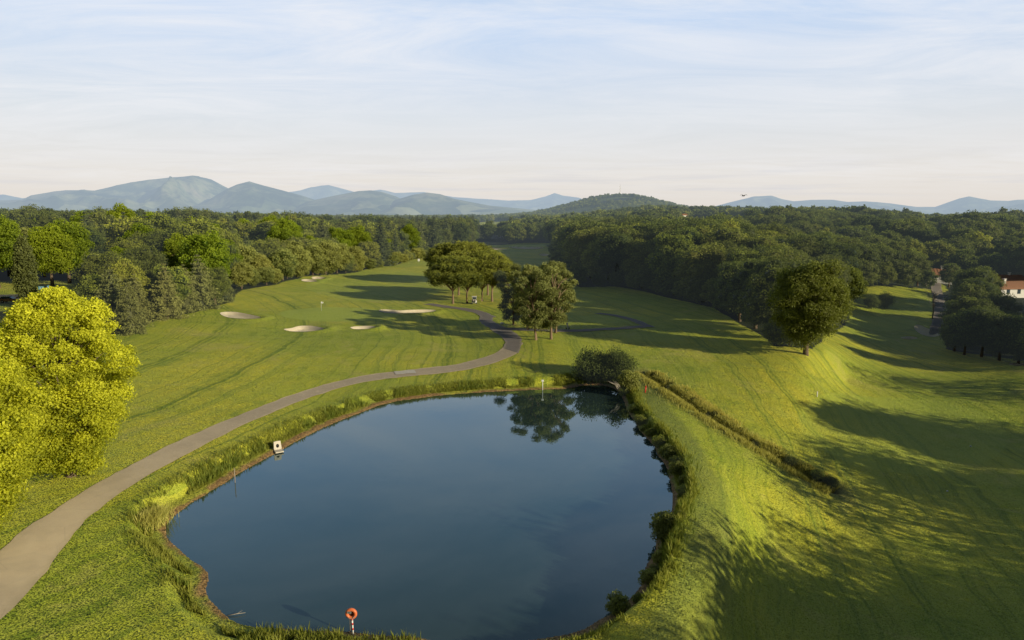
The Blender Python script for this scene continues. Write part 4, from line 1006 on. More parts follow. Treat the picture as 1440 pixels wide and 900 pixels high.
# far woodland: one object, crowns instanced from crowns of real trees of the scene
def woodland(name, idx, refs, kd):
    me = bpy.data.meshes.new(name); pts = np.column_stack([P[idx], Z[idx] - .4]); me.vertices.add(len(idx)); me.vertices.foreach_set('co', pts.astype(np.float32).ravel())
    a = me.attributes.new('size', 'FLOAT', 'POINT'); a.data.foreach_set('value', (HT[idx] / refs[0].h).astype(np.float32))
    a = me.attributes.new('turn', 'FLOAT', 'POINT'); a.data.foreach_set('value', g2.uniform(0, 6.28, len(idx)).astype(np.float32))
    a = me.attributes.new('variety', 'INT', 'POINT'); a.data.foreach_set('value', g2.integers(0, len(refs), len(idx)).astype(np.int32))
    o = link(bpy.data.objects.new(name, me)); ng = bpy.data.node_groups.new(name, 'GeometryNodeTree')
    ng.interface.new_socket('Geometry', in_out='INPUT', socket_type='NodeSocketGeometry'); ng.interface.new_socket('Geometry', in_out='OUTPUT', socket_type='NodeSocketGeometry')
    gi = ng.nodes.new('NodeGroupInput'); go = ng.nodes.new('NodeGroupOutput'); jn = ng.nodes.new('GeometryNodeJoinGeometry')
    def attr(nm, t):
        n = ng.nodes.new('GeometryNodeInputNamedAttribute'); n.data_type = t; n.inputs[0].default_value = nm; return n.outputs[0]
    sz = attr('size', 'FLOAT'); tr = attr('turn', 'FLOAT'); va = attr('variety', 'INT')
    cx = ng.nodes.new('ShaderNodeCombineXYZ'); ng.links.new(tr, cx.inputs[2])
    for j, rf in enumerate(refs):
        oi = ng.nodes.new('GeometryNodeObjectInfo'); oi.transform_space = 'ORIGINAL'; oi.inputs['Object'].default_value = rf.ob; oi.inputs['As Instance'].default_value = True
        cmp_ = ng.nodes.new('FunctionNodeCompare'); cmp_.data_type = 'INT'; cmp_.operation = 'EQUAL'; ng.links.new(va, cmp_.inputs[2]); cmp_.inputs[3].default_value = j
        ip = ng.nodes.new('GeometryNodeInstanceOnPoints'); ng.links.new(gi.outputs[0], ip.inputs['Points']); ng.links.new(cmp_.outputs[0], ip.inputs['Selection'])
        ng.links.new(oi.outputs['Geometry'], ip.inputs['Instance']); ng.links.new(cx.outputs[0], ip.inputs['Rotation']); ng.links.new(sz, ip.inputs['Scale'])
        ng.links.new(ip.outputs[0], jn.inputs[0])
    ng.links.new(jn.outputs[0], go.inputs[0]); md = o.modifiers.new('woodland', 'NODES'); md.node_group = ng
    tag(o, kind='stuff'); return o
# the reference crowns are those of real far trees
rest = np.array([k for k in range(len(P)) if k not in indiv])
def refs_for(protos, ks):
    for pr, k in zip(protos, ks):
        s = HT[k] / pr.h; e = place('broadleaf_tree' if pr in FAR else 'fir_tree' if pr in CONM else 'oak_tree', pr, (P[k, 0], P[k, 1], Z[k] - .3), s, None,
              'leafy tree deep in the far woodland' if pr in FAR else 'tree inside the middle distance wood', 'tree', 'trees standing in the far woodland', parts=False); pr.ob = e
def pick(mask, n):
    q = rest[mask[rest]]; return q[:: max(1, len(q) // n)][:n]
mA = (kind == 2) & (RD < 1500); mB = (kind != 2) & (RD < 650); mC = ~mA & ~mB
ka, kb, kc = pick(mA, 3), pick(mB, 4), pick(mC, 4)
refs_for(CONM, ka); refs_for(OAKM, kb); refs_for(FAR, kc)
used = set(map(int, np.concatenate([ka, kb, kc])))
rest = np.array([k for k in rest if k not in used])
if mA[rest].any(): woodland('far_firwood', rest[mA[rest]], CONM, 2)
if mB[rest].any(): woodland('inner_woodland', rest[mB[rest]], OAKM, 0)
woodland('far_woodland', rest[mC[rest]], FAR, 0)

# ------------------------------------------------------------------ bank grass, reeds and weeds
def blades(name, B, hgt, wid, lean, material, rng, tint=None, nb=1):
    n = len(B); a = rng.uniform(0, 6.283, n); ca, sa = np.cos(a), np.sin(a)
    h = hgt * rng.uniform(.55, 1.2, n); w = wid * rng.uniform(.7, 1.3, n); l = lean * h * rng.uniform(.2, 1.3, n); la = rng.uniform(0, 6.283, n)
    sd_ = np.stack([ca * w, sa * w, np.zeros(n)], -1); tip = B + np.stack([np.cos(la) * l, np.sin(la) * l, h], -1); mid = B + (tip - B) * .55 + np.stack([np.zeros(n), np.zeros(n), h * .08], -1)
    V = np.stack([B - sd_ * .5, B + sd_ * .5, mid + sd_ * .5, tip, mid - sd_ * .5], 1)
    V = np.stack([V[:, 0], V[:, 1], V[:, 2], V[:, 4], V[:, 4], V[:, 2], V[:, 3], V[:, 3]], 1)
    V[:, 7] = V[:, 3] * .5 + V[:, 6] * .5
    Fq = np.arange(8 * n).reshape(-1, 4); t = np.repeat(rng.uniform(.1, 1, n) if tint is None else np.clip(tint + rng.normal(0, .18, n), 0, 1), 8)
    o = link(bpy.data.objects.new(name, mesh_np(name, V.reshape(-1, 3), Fq, material, t))); return tag(o, kind='stuff')
def along(poly, n, off, spread, rng, closed=True, clump=1.6, thr=.3, sel=None):
    P_ = np.asarray(poly); Q = np.vstack([P_, P_[:1]]) if closed else P_
    d = np.linalg.norm(np.diff(Q, axis=0), axis=1); L = np.concatenate([[0], np.cumsum(d)]); q = rng.uniform(0, L[-1], n)
    x = np.interp(q, L, Q[:, 0]); y = np.interp(q, L, Q[:, 1]); e = .2
    tx = np.interp((q + e) % L[-1], L, Q[:, 0]) - x; ty = np.interp((q + e) % L[-1], L, Q[:, 1]) - y; t = unit(np.stack([tx, ty], -1))
    nr = np.stack([t[:, 1], -t[:, 0]], -1)
    if closed:   # outward
        c = P_.mean(0); test = inside(x + nr[:, 0] * .5, y + nr[:, 1] * .5, P_); nr[test] *= -1
    s = off + rng.normal(0, 1, n) * spread if not closed else off + np.abs(rng.normal(0, 1, n)) * spread
    x = x + nr[:, 0] * s; y = y + nr[:, 1] * s
    k = vnoise(x, y, clump, 41) > thr
    if closed: k &= ~inside(x, y, P_)
    if sel is not None: k &= sel(x, y)
    x, y = x[k], y[k]; return np.stack([x, y, H(x, y) - .05], -1)
r4 = np.random.default_rng(44)
leftside = lambda x, y: (x < 12) | (y < 42)
B = along(POND, 62000, 1.0, .85, r4, True, 1.9, .3, leftside); blades('bank_grass', B, .42, .05, .5, M['reed'], r4, .15 + .9 * vnoise(B[:, 0], B[:, 1], 2., 3))
B = along(POND, 17000, 1.1, .6, r4, True, 2.3, .6, lambda x, y: (x < 16) & (y > 44)); blades('reeds', B, .72, .07, .3, M['reed'], r4, .25 + .4 * vnoise(B[:, 0], B[:, 1], 1.4, 8))
B = along(POND, 9000, .5, .5, r4, True, 1.4, .35, lambda x, y: (y < 45) & (x > -16) & (x < -5.5)); blades('reeds', B, .7, .05, .35, M['reed'], r4, .3 + .3 * vnoise(B[:, 0], B[:, 1], 1., 8))
B = along(POND, 26000, .5, .75, r4, True, 1.8, .3, lambda x, y: (x > 10) & (y > 38)); blades('bank_weeds', B, .55, .06, .6, M['reed'], r4, .1 + .45 * vnoise(B[:, 0], B[:, 1], 1.2, 5))
B = along(POND, 14000, 1.2, .5, r4, True, 2.2, .45, lambda x, y: (x > 11) & (y > 40)); blades('dry_bank_grass', B, .8, .05, .5, M['reed'], r4)
B = along(DITCH, 26000, .1, 1.0, r4, False, 1.7, .35); blades('dry_ditch_grass', B, .6, .05, .6, M['dry'], r4)
B = along(DITCH, 5000, -2.3, .5, r4, False, 2.0, .5); blades('dry_ditch_grass', B, .35, .05, .5, M['dry'], r4)
B = along(DITCH, 9000, -1.0, .5, r4, False, 1.2, .4); blades('ditch_weeds', B, .35, .08, .6, M['weed'], r4)
# rough mown grass nearest the viewer: short blades give the turf its nap
def nap(n, r0, r1):
    rr = np.sqrt(r4.uniform(r0 * r0, r1 * r1, n)); a = r4.uniform(-.72, .72, n); x = rr * np.sin(a); y = rr * np.cos(a)
    k = ~inside(x, y, POND); x, y = x[k], y[k]; return x, y
# shrubs on the right bank, one by one
SHR = [make_broad('shr', 3.2, 1.9, 16, 3600, .22, 'willow', 300 + i, z0=0, fr=(.3, .5), core=.5) for i in range(2)] + [make_broad('shd', 3.4, 1.9, 16, 4200, .2, 'mixed', 303, z0=0, fr=(.3, .5), core=.5)]
DRK = make_broad('drk', 4, 2.3, 20, 8000, .2, 'oak', 310, z0=0, fr=(.18, .46), core=.45, shell=(.4, 1.45))
for uv, pr, h, lab in [((833, 539), DRK, 4.6, 'taller dark green bush at the far end of the pond, left of the pair'), ((850, 538), DRK, 3.8, 'dark bush in the middle of the clump at the far end of the pond'), ((868, 537), DRK, 4.4, 'dark bush at the right of the clump at the far end of the pond'),
        ((884, 552), SHR[1], 3.0, 'dry grey-green bush beside the red marker on the pond bank'), ((936, 758), SHR[0], 2.3, 'pale fluffy round bush on the right bank of the pond'), ((868, 862), SHR[0], 1.4, 'sparse thin bush at the near right bank of the pond'),
        ((1225, 434), DRK, 3.4, 'left one of two low dark bushes on the far right fairway'), ((1244, 433), DRK, 3.8, 'right one of two low dark bushes on the far right fairway'), ((1110, 487), SHR[2], 5.5, 'yellow-green bush left of the big lone tree')]:
    p = at(*uv); place('bush', pr, p - Vector((0, 0, .2)), h / pr.h, None, lab, 'bush', sz=h / pr.h * 1.15)
for i, (u, v, h) in enumerate([(890,580,1.4),(900,597,1.8),(905,606,1.0),(914,613,1.5),(926,628,1.9),(932,638,1.1),(942,645,2.2),(951,655,1.6),(954,668,2.1),(962,678,1.2),(961,698,1.5),(957,727,.9),(931,792,1.5),(920,808,1.1),(914,820,1.6),(897,846,1.),(877,556,2.)]):
    h *= .8; p = at(u, v); pr = SHR[[0, 2, 1][i % 3]]; place('bush', pr, p - Vector((0, 0, .2)), h / pr.h, None, 'small leafy bush in the row along the right bank of the pond', 'bush', 'small bushes along the right bank of the pond')
for i, (u, v, h) in enumerate([(1112,653,.8),(1150,672,.9),(1168,681,.8)]):
    p = at(u, v); pr = SHR[2] if i % 2 else DRK; place('bush', pr, p - Vector((0, 0, .5)), (h + .6) / pr.h, None, 'low dark bush growing in the ditch right of the pond', 'bush', 'low bushes in the ditch')
# pampas-like tuft on the left bank
p = at(216, 738); n = 2600; a = r4.uniform(0, 6.28, n); q = np.abs(r4.normal(0, .42, n)); Bx = p.x + np.cos(a) * q * .8 + r4.normal(0, .1, n); By = p.y + np.sin(a) * q * 2.0
o = blades('grass_tuft', np.stack([Bx, By, H(Bx, By) - .05], -1), 1.25, .05, .55, M['dry'], r4); del o['kind']; tag(o, 'tall pale seeding grass tuft at the left edge of the pond', 'grass tuft')

# ------------------------------------------------------------------ bare tree by the path to the houses
def dead_tree(loc, h, seed, label, name='dead_tree'):
    rng = np.random.default_rng(seed); mb = MB(); mb2 = MB()
    mb.tube([(0, 0, -.4), (.1, 0, h * .4), (-.2, .1, h * .75), (0, 0, h)], [h * .025, h * .02, h * .013, .02], 7)
    for k in range(22):
        z = h * rng.uniform(.35, .95); a = rng.uniform(0, 6.28); l = h * rng.uniform(.18, .34); e = Vector((math.cos(a) * l, math.sin(a) * l, z + l * .6)); m_ = Vector((e.x * .5, e.y * .5, z + l * .2))
        mb2.tube([(0, 0, z), m_, e], [.07, .045, .015], 5)
        for j in range(3): e2 = e + Vector(rng.normal(0, .25 * l, 3)); mb2.tube([m_.lerp(e, .4 + .2 * j), e2], [.03, .01], 4)
    e = empty(name, loc, 0, label, 'tree'); mb.build('trunk', M['deadwood'], e, True); mb2.build('limbs', M['deadwood'], e, True); return e
dead_tree(at(1311, 448), 7.5, 4, 'bare pale dead tree beside the path near the white houses')
p = at(876, 556)
mb = MB(); rr_ = np.random.default_rng(8)
for k in range(16):
    a = rr_.uniform(2.2, 4.2); l = rr_.uniform(1.2, 2.6); mb.tube([(rr_.normal(0, .25), rr_.normal(0, .2), .1), (math.cos(a) * l * .5, -l * .25, 1.2 + l * .2), (math.cos(a) * l, -l * .3 + rr_.normal(0, .3), 1.3 + l * .45)], [.06, .04, .012], 5)
o = mb.build('dead_branches', M['deadwood'], None, True, loc=p); tag(o, 'heap of bare bleached branches leaning over the far corner of the pond', 'branches')

# ------------------------------------------------------------------ course furniture
p = at(495, 892); e = empty('life_ring_post', (p.x, p.y, max(p.z, .1)), 0, 'orange life ring on a red and white striped post at the near bank', 'life ring')
ph = 1.15; mb = MB(); mb.tube([(0.08, 0, -.3), (0.04, 0, ph)], .05, 10); post = mb.build('post', M['white'], e, True)
mb = MB()
for z in (.28, .62, .93): mb.tube([(.08 - .04 * z, 0, z), (.075 - .04 * z, 0, z + .14)], .053, 10)
mb.build('red_band', M['red'], post, True)
mb = MB(); mb.tube([(-.1, .06, -.3), (-.1, .06, ph)], .035, 8); mb.build('post', M['wood'], e, True)
mb = MB(); mb.torus((0, 0, ph + .22), .27, .105, 30, 12, .0); hous = mb.build('ring', M['orange'], e, True)
mb = MB(); k = 24; V = [(0, .09, ph + .22)] + [(math.cos(6.283 * i / k) * .30, .09, ph + .22 + math.sin(6.283 * i / k) * .30) for i in range(k)]; mb.add(V, [(0, 1 + i, 1 + (i + 1) % k) for i in range(k)]); mb.build('back_plate', simple('rust_brown', (.12, .035, .015), .7, .2, 6), e)
mb = MB(); mb.box((-.09, -.13, ph + .37), (.26, .02, .15)); pl = mb.build('notice', M['steel'], e, bev=.004)
mb = MB()
for j in range(3): mb.box((-.09, -.143, ph + .41 - .035 * j), (.19 - .03 * j, .004, .012))
mb.build('notice_lines', M['black'], pl)
mb = MB(); mb.tube([(-.24, -.12, ph + .1), (-.1, -.13, ph - .02), (.1, -.13, ph - .02), (.24, -.12, ph + .12)], .014, 6); mb.build('rope', M['rope'], e, True)
# drain outlet headwall on the left bank
p = at(391, 634); e = empty('drain_outlet', (p.x, p.y, .15), math.radians(32), 'pale concrete drain outlet with a round pipe mouth on the left bank', 'drain'); e.scale = (.85, .85, .85)
V = []; k = 20; hw = MB(); R_ = .2
sq = [(-.5, 0), (.5, 0), (.42, 1.15), (-.42, 1.15)]
outer = []
for i in range(k):
    a = 6.283 * i / k + .01; dx, dz = math.cos(a), math.sin(a); t = 1e9; cx_, cz_ = 0, .55
    for j in range(4):
        x1, z1 = sq[j]; x2, z2 = sq[(j + 1) % 4]; ex, ez = x2 - x1, z2 - z1; den = dx * ez - dz * ex
        if abs(den) > 1e-9:
            tt = ((x1 - cx_) * ez - (z1 - cz_) * ex) / den
            if tt > 0: t = min(t, tt)
    outer.append((cx_ + dx * t, cz_ + dz * t))
inner = [(math.cos(6.283 * i / k + .01) * R_, .55 + math.sin(6.283 * i / k + .01) * R_ * 1.25) for i in range(k)]
V = [(x, .0, z) for x, z in outer] + [(x, .0, z) for x, z in inner] + [(x, .18, z) for x, z in outer] + [(x, .5, z) for x, z in inner]
hw.add(V, [(i, (i + 1) % k, k + (i + 1) % k, k + i) for i in range(k)] + [(i, 2 * k + i, 2 * k + (i + 1) % k, (i + 1) % k) for i in range(k)] + [(k + i, k + (i + 1) % k, 3 * k + (i + 1) % k, 3 * k + i) for i in range(k)])
w_ = hw.build('headwall', M['concrete'], e); w_.rotation_euler = (math.radians(-14), 0, 0)
mb = MB(); mb.tube([(0, .3, .5), (0, .9, .5)], .26, 16); mb.build('pipe', M['black'], e, True)
mb = MB(); mb.box((0, -.5, .0), (1.05, 1.0, .14)); mb.build('apron', M['concrete'], e, bev=.02)
def post(name, uv, h, r, m, label, cat, z=None, top=None):
    p = at(*uv); e = empty(name, (p.x, p.y, p.z if z is None else z), 0, label, cat); mb = MB(); mb.tube([(0, 0, -.5), (0, 0, h)], r, 8); mb.build('post', M[m], e, True)
    if top: mb = MB(); mb.box((0, -r - .02, h - top[1] / 2 + .05), (top[0], .05, top[1])); mb.build('board', M['white'], e, bev=.01)
    return e
post('depth_gauge', (763, 550), 1.55, .05, 'white', 'white post with a small square board standing at the far pond edge', 'post', 0, (.34, .28))
post('stake', (331, 684), 1.5, .04, 'wood', 'thin wooden stake standing in the water at the left bank', 'stake', 0)
o = None
p = at(1149, 558); mb = MB(); mb.tube([(0, 0, -.2), (0, 0, .75)], .07, 8); mb.tube([(0, 0, .75), (0, 0, .82)], [.07, .03], 8); o = mb.build('marker_post', M['white'], None, True, loc=p); tag(o, 'short white marker post on the fairway right of the pond', 'post')
p = at(907, 552); mb = MB(); mb.tube([(0, 0, -.2), (.1, 0, .9)], .1, 8); mb.tube([(.1, 0, .9), (.12, 0, 1.0)], [.1, .05], 8); o = mb.build('marker_post', M['red'], None, True, loc=p); tag(o, 'short red marker post among the dry bushes at the far right pond bank', 'post')
p = at(322, 868); mb = MB(); mb.tube([(-.1, 0, .05), (.5, .1, .12), (1.0, .25, .1)], [.03, .025, .01], 6); mb.tube([(.5, .1, .12), (.75, .35, .2)], [.015, .006], 5); o = mb.build('stick', M['deadwood'], None, True, loc=(p.x, p.y, max(p.z, 0))); tag(o, 'bare stick lying at the water edge of the near left bank', 'stick')
for uv, lab in [((1365, 628), 'tiny white yardage disc on the shaded fairway, the farther one'), ((1332, 691), 'tiny white yardage disc on the shaded fairway, the nearer one')]:
    p = at(*uv); mb = MB(); mb.tube([(0, 0, 0), (0, 0, .08), (0, 0, .11)], [.1, .1, .06], 12); o = mb.build('yardage_disc', M['white'], None, True, loc=p); tag(o, lab, 'marker')
def box_sign(uv, w, h, label, name='tee_sign', m='white'):
    p = at(*uv); e = empty(name, p, 0, label, 'sign'); mb = MB(); mb.tube([(0, 0, -.2), (0, 0, h * .6)], .04, 6); mb.build('post', M['steel'], e, True)
    mb = MB(); mb.box((0, -.06, h * .72), (w, .06, h * .55)); mb.build('board', M[m], e, bev=.01); return e
box_sign((589, 370), .9, 2.0, 'white sign board on the far left fairway, the right one'); box_sign((557, 372.5), 1.3, 1.0, 'low white sign on the far left fairway, the left one')
p = at(706, 456); mb = MB(); mb.box((0, 0, .2), (.75, .4, .4), .2, .8); o = mb.build('tee_marker', M['white'], None, loc=p, bev=.05); tag(o, 'low white block on the grass left of the pine clump', 'marker')
# flag on the green
p = at(452, 437); e = empty('golf_flag', p, 0, 'white flag on a thin pole on the pale putting green', 'flag'); mb = MB(); mb.tube([(0, 0, 0), (0, 0, 2.2)], .025, 6); mb.build('flagpole', M['white'], e, True)
mb = MB(); V = []; 
for i in range(6):
    for j in range(3): V.append((.03 + i * .09, .05 * math.sin(i * 1.3), 2.15 - j * .18 - .01 * i))
mb.add(V, [(i * 3 + j, i * 3 + 3 + j, i * 3 + 4 + j, i * 3 + 1 + j) for i in range(5) for j in range(2)]); mb.build('flag', M['white'], e)
# golf cart
def golf_cart(loc, rz, label):
    e = empty('golf_cart', loc, rz, label, 'golf cart')
    mb = MB(); mb.prism([(-.58, .3), (.58, .3), (.6, .62), (.5, .78), (-.5, .78), (-.6, .62)], -1.15, -.55); mb.prism([(-.58, .28), (.58, .28), (.58, .42), (-.58, .42)], -.55, .35); mb.prism([(-.58, .3), (.58, .3), (.58, .8), (-.58, .8)], .35, 1.1)
    mb.build('body', M['white'], e, bev=.03)
    mb = MB(); mb.box((0, .1, .72), (1.05, .5, .14)); mb.box((0, .38, 1.0), (1.05, .12, .45)); mb.build('seat', M['seat'], e, bev=.03)
    mb = MB(); mb.box((0, 0, 1.88), (1.25, 1.9, .09)); mb.build('roof', M['white'], e, bev=.035)
    for sx in (-1, 1):
        for y0, y1 in ((-.75, -.62), (.55, .8)): mb = MB(); mb.tube([(sx * .52, y0, .7), (sx * .52, y1, 1.86)], .025, 6); mb.build('roof_post', M['steel'], e, True)
        for y in (-.82, .75):
            mb = MB(); mb.tube([(sx * .48, y, .22), (sx * .62, y, .22)], .23, 16); wh = mb.build('wheel', M['black'], e, True); mb = MB(); mb.tube([(sx * .60, y, .22), (sx * .63, y, .22)], .12, 12); mb.build('rim', M['steel'], wh, True)
    mb = MB(); mb.add([(-.5, -.72, .85), (.5, -.72, .85), (.5, -.64, 1.8), (-.5, -.64, 1.8)], [(0, 1, 2, 3)]); mb.build('windscreen', M['darkglass'], e)
    for x in (-.25, .25): mb = MB(); mb.tube([(x, 1.2, .45), (x, 1.3, 1.25)], [.13, .15], 10); mb.build('golf_bag', M['black'], e, True)
    mb = MB(); mb.torus((-.25, -.38, 1.05), .17, .02, 16, 6, .5); mb.build('steering_wheel', M['black'], e, True)
    return e
p = at(667, 427); golf_cart(p, math.radians(178), 'white golf cart with a roof parked under the umbrella pines')
p = at(798, 463); e = empty('golf_trolley', p, .4, 'golf trolley carrying a white bag beside the path right of the pines', 'golf trolley')
mb = MB(); mb.tube([(0, -.1, .35), (0, .25, 1.25)], [.15, .19], 12); mb.build('golf_bag', M['white'], e, True)
for x in (-.32, .32): mb = MB(); mb.tube([(x - .03, -.05, .2), (x + .03, -.05, .2)], .2, 14); mb.build('wheel', M['black'], e, True)
mb = MB(); mb.tube([(0, -.5, .1), (0, -.1, .3), (0, .3, 1.0), (0, .6, 1.15)], .03, 6); mb.tube([(-.32, -.05, .2), (.32, -.05, .2)], .025, 6); mb.build('frame', M['steel'], e, True)
mb = MB(); mb.tube([(0, -.5, .02), (0, -.5, .18)], .09, 10); mb.build('wheel', M['black'], e, True)
# cars, signs, lamps by the road
def car(loc, rz, m, label, L=4.4, Hh=1.55, van=False):
    e = empty('parked_car' if not van else 'van', loc, rz, label, 'van' if van else 'car'); hl = L / 2
    prof = [(-hl, .35), (-hl, .95), (-hl * .93, 1.0), (hl * .5, .98), (hl * .95, .82), (hl, .6), (hl, .35)] if not van else [(-hl, .4), (-hl, 2.2), (-hl * .9, 2.3), (hl * .55, 2.3), (hl * .82, 1.35), (hl, 1.15), (hl, .4)]
    mb = MB(); mb.prism([(x, z) for x, z in prof], -.86, .86); mb.build('body', M[m], e, bev=.05)
    if not van:
        mb = MB(); V = [(-hl * .88, -.76, .98), (hl * .42, -.76, .98), (hl * .42, .76, .98), (-hl * .88, .76, .98), (-hl * .72, -.62, 1.46), (hl * .06, -.62, 1.46), (hl * .06, .62, 1.46), (-hl * .72, .62, 1.46)]
        mb.add(V, [(0, 1, 5, 4), (1, 2, 6, 5), (2, 3, 7, 6), (3, 0, 4, 7), (4, 5, 6, 7)]); mb.build('window', M['darkglass'], e)
        mb = MB(); mb.box((-hl * .33, 0, 1.49), (hl * .82, 1.26, .06)); mb.build('roof', M['steel'], e, bev=.02)
    else:
        mb = MB(); mb.box((hl * .685, 0, 1.83), (.05, 1.4, .75)); mb.build('windscreen', M['darkglass'], e)
        mb = MB(); mb.box((hl * .3, -.875, 1.7), (.9, .03, .55)); mb.box((hl * .3, .875, 1.7), (.9, .03, .55)); mb.build('side_window', M['darkglass'], e)
    for x in (-hl * .6, hl * .62):
        for y in (-.8, .8):
            mb = MB(); mb.tube([(x, y - .1, .33), (x, y + .1, .33)], .33, 16); wh = mb.build('wheel', M['black'], e, True); mb = MB(); mb.tube([(x, y - .12, .33), (x, y + .12, .33)], .19, 12); mb.build('rim', M['steel'], wh, True)
    for y in (-.65, .65):
        mb = MB(); mb.box((-hl - .01, y, .85), (.06, .28, .22)); mb.build('tail_light', M['redlamp'], e, bev=.01)
        mb = MB(); mb.box((hl + .0, y, .68), (.06, .3, .16)); mb.build('headlight', M['white'], e, bev=.01)
    mb = MB(); mb.box((-hl - .03, 0, .62), (.02, .5, .12)); mb.build('number_plate', M['white'], e)
    return e
p = at(15, 426); car(p + Vector((0, 0, .1)), math.radians(8), 'redcar', 'dark red estate car driving on the road at far left')
p = at(220, 402); car(p + Vector((0, 0, .5)), math.radians(70), 'bluevan', 'blue van showing between the conifers at left', 5.2, van=True)
def chevron_sign(uv, w, label, round_=False):
    p = at(*uv); e = empty('road_sign', p, math.radians(-6), label, 'road sign'); mb = MB(); mb.tube([(0, .05, -.2), (0, .05, 1.4)], .04, 6); mb.build('post', M['steel'], e, True)
    mb = MB()
    if round_: mb.tube([(0, 0, 1.35), (0, -.04, 1.35)], .48, 20); mb.box((0, .0, .62), (.7, .04, .45))
    else: mb.box((0, 0, .95), (w, .05, .85))
    b = mb.build('face', M['signblue'], e); mb = MB()
    if round_: mb.tube([(-.25, -.06, 1.5), (.15, -.06, 1.2)], .05, 6); mb.tube([(.15, -.06, 1.2), (.17, -.06, 1.42)], .05, 6); mb.tube([(.15, -.06, 1.2), (-.08, -.06, 1.2)], .05, 6)
    else:
        for k in range(2):
            x0 = -w * .32 + k * w * .42
            mb.add([(x0, -.04, 1.32), (x0 + .18, -.04, 1.32), (x0 + .45, -.04, .95), (x0 + .18, -.04, .58), (x0, -.04, .58), (x0 + .27, -.04, .95)], [(0, 1, 2, 5), (5, 2, 3, 4)])
    mb.build('arrow', M['white'], b); return e
chevron_sign((58.5, 410), 1.6, 'light blue road sign with two white chevrons by the road at left'); chevron_sign((69, 411), 1, 'round blue road sign with a white arrow, right of the chevron sign', True)
def lamp(uv_base, vtop, label, dx=1):
    p = at(*uv_base); d = p.y; zt = CAMH + (ray(uv_base[0], vtop)[2] / ray(uv_base[0], vtop)[1]) * d; h = zt - p.z
    e = empty('street_lamp', p, 0, label, 'street lamp'); mb = MB(); mb.tube([(0, 0, -.3), (0, 0, h - .3), (dx * .2, 0, h), (dx * .5, 0, h + .05)], [.11, .08, .06, .05], 8); mb.build('pole', M['white'], e, True)
    mb = MB(); mb.prism([(dx * .4, h - .05), (dx * 1.0, h + .02), (dx * 1.0, h + .12), (dx * .4, h + .16)], -.2, .2); mb.build('lamp_head', M['white'], e, bev=.03)
lamp((235, 393), 345, 'street lamp with bent arm beside the tall fresh-green tree', -1); lamp((170, 396), 349, 'street lamp head above the trees at left, the left one', -1); lamp((177, 396), 349.5, 'street lamp head above the trees at left, the right one', -1)
# ------------------------------------------------------------------ white houses with tiled roofs
def house(name, loc, rz, L, W, eave, rise, label, shutters=(), chimney=None, gable='plaster', over=.5):
    e = empty(name, loc, rz, label, 'house'); mb = MB()
    hl, hw = L / 2, W / 2
    mb.prism([(-hw, -1.5), (hw, -1.5), (hw, eave), (0, eave + rise), (-hw, eave)], -hl, hl); w = mb.mesh('wall', M['plaster']); o = link(bpy.data.objects.new('wall', w), e); o.rotation_euler = (0, 0, -math.pi / 2)
    sl = rise / hw; mb = MB()
    for s in (-1, 1):
        mb.prism([(0, eave + rise + .25), (s * (hw + over), eave - sl * over + .22), (s * (hw + over), eave - sl * over + .02), (0, eave + rise + .04)], -hl - over, hl + over)
    o = link(bpy.data.objects.new('roof', mb.mesh('roof', M['roof'])), e); o.rotation_euler = (0, 0, -math.pi / 2)
    # tile courses: rows of ridges
    mb = MB(); nrow = int(L / .9)
    for s in (-1, 1):
        for k in range(nrow): y = -hl + (k + .5) * L / nrow; mb.tube([(y, s * .1, eave + rise + .24), (y, s * (hw + over), eave - sl * over + .2)], .07, 5)
    mb.build('tile_rows', M['roof'], o).rotation_euler = (0, 0, math.pi / 2)
    for (side, a, z, w_, h_, m_) in shutters:
        mb = MB()
        if side == 'long': mb.box((a, -hw - .03, z), (w_, .08, h_))
        elif side == 'back': mb.box((a, hw + .03, z), (w_, .08, h_))
        else: mb.box((side * (hl + .03), a, z), (.08, w_, h_))
        f = mb.build('window' if m_ == 'darkglass' else 'shutter', M[m_], e, bev=.01)
    if chimney: mb = MB(); mb.box((chimney[0], chimney[1], eave + rise * .7 + .7), (.7, .7, 1.8)); mb.box((chimney[0], chimney[1], eave + rise * .7 + 1.65), (.95, .95, .15)); mb.build('chimney', M['plaster'], o).rotation_euler = (0, 0, math.pi / 2)
    return e
hp = at(1432, 419)
house('white_house', (hp.x + .8, hp.y + 4, hp.z + .3), math.radians(8), 17, 7, 2.9, 1.8, 'near white house with brown tiled roof and teal shuttered gable', [(-1, -1.8, 1.4, .9, 1.9, 'shutter'), (-1, .2, 1.6, 2.0, 2.6, 'shutter'), (-1, 2.2, 1.4, .7, 1.9, 'shutter'), ('long', -5, 1.8, 1.2, 1.5, 'darkglass'), ('long', -1, 1.8, 1.2, 1.5, 'darkglass'), ('long', 3, 1.8, 1.2, 1.5, 'darkglass')], (-4.5, -1.0), )
hp = at(1405, 412); house('white_house', (hp.x + 9, hp.y + 13, hp.z + .2), math.radians(-4), 14, 8, 2.9, 1.9, 'white house behind, its brown roof rising left of the near house', [('long', -4, 1.9, 1.2, 1.6, 'darkglass'), ('long', 0, 1.9, 1.2, 1.6, 'darkglass')], (3, 0))
hp = at(1318, 400); house('white_house', (hp.x + 5, hp.y + 8, hp.z + .2), math.radians(-20), 8, 6, 2.9, 1.7, 'small white house glimpsed at the end of the path behind the bare tree', [('long', -2.5, 1.9, 1.1, 2.0, 'shutter'), ('long', 1.8, 1.9, 1.4, 1.4, 'darkglass')], (1, 0))
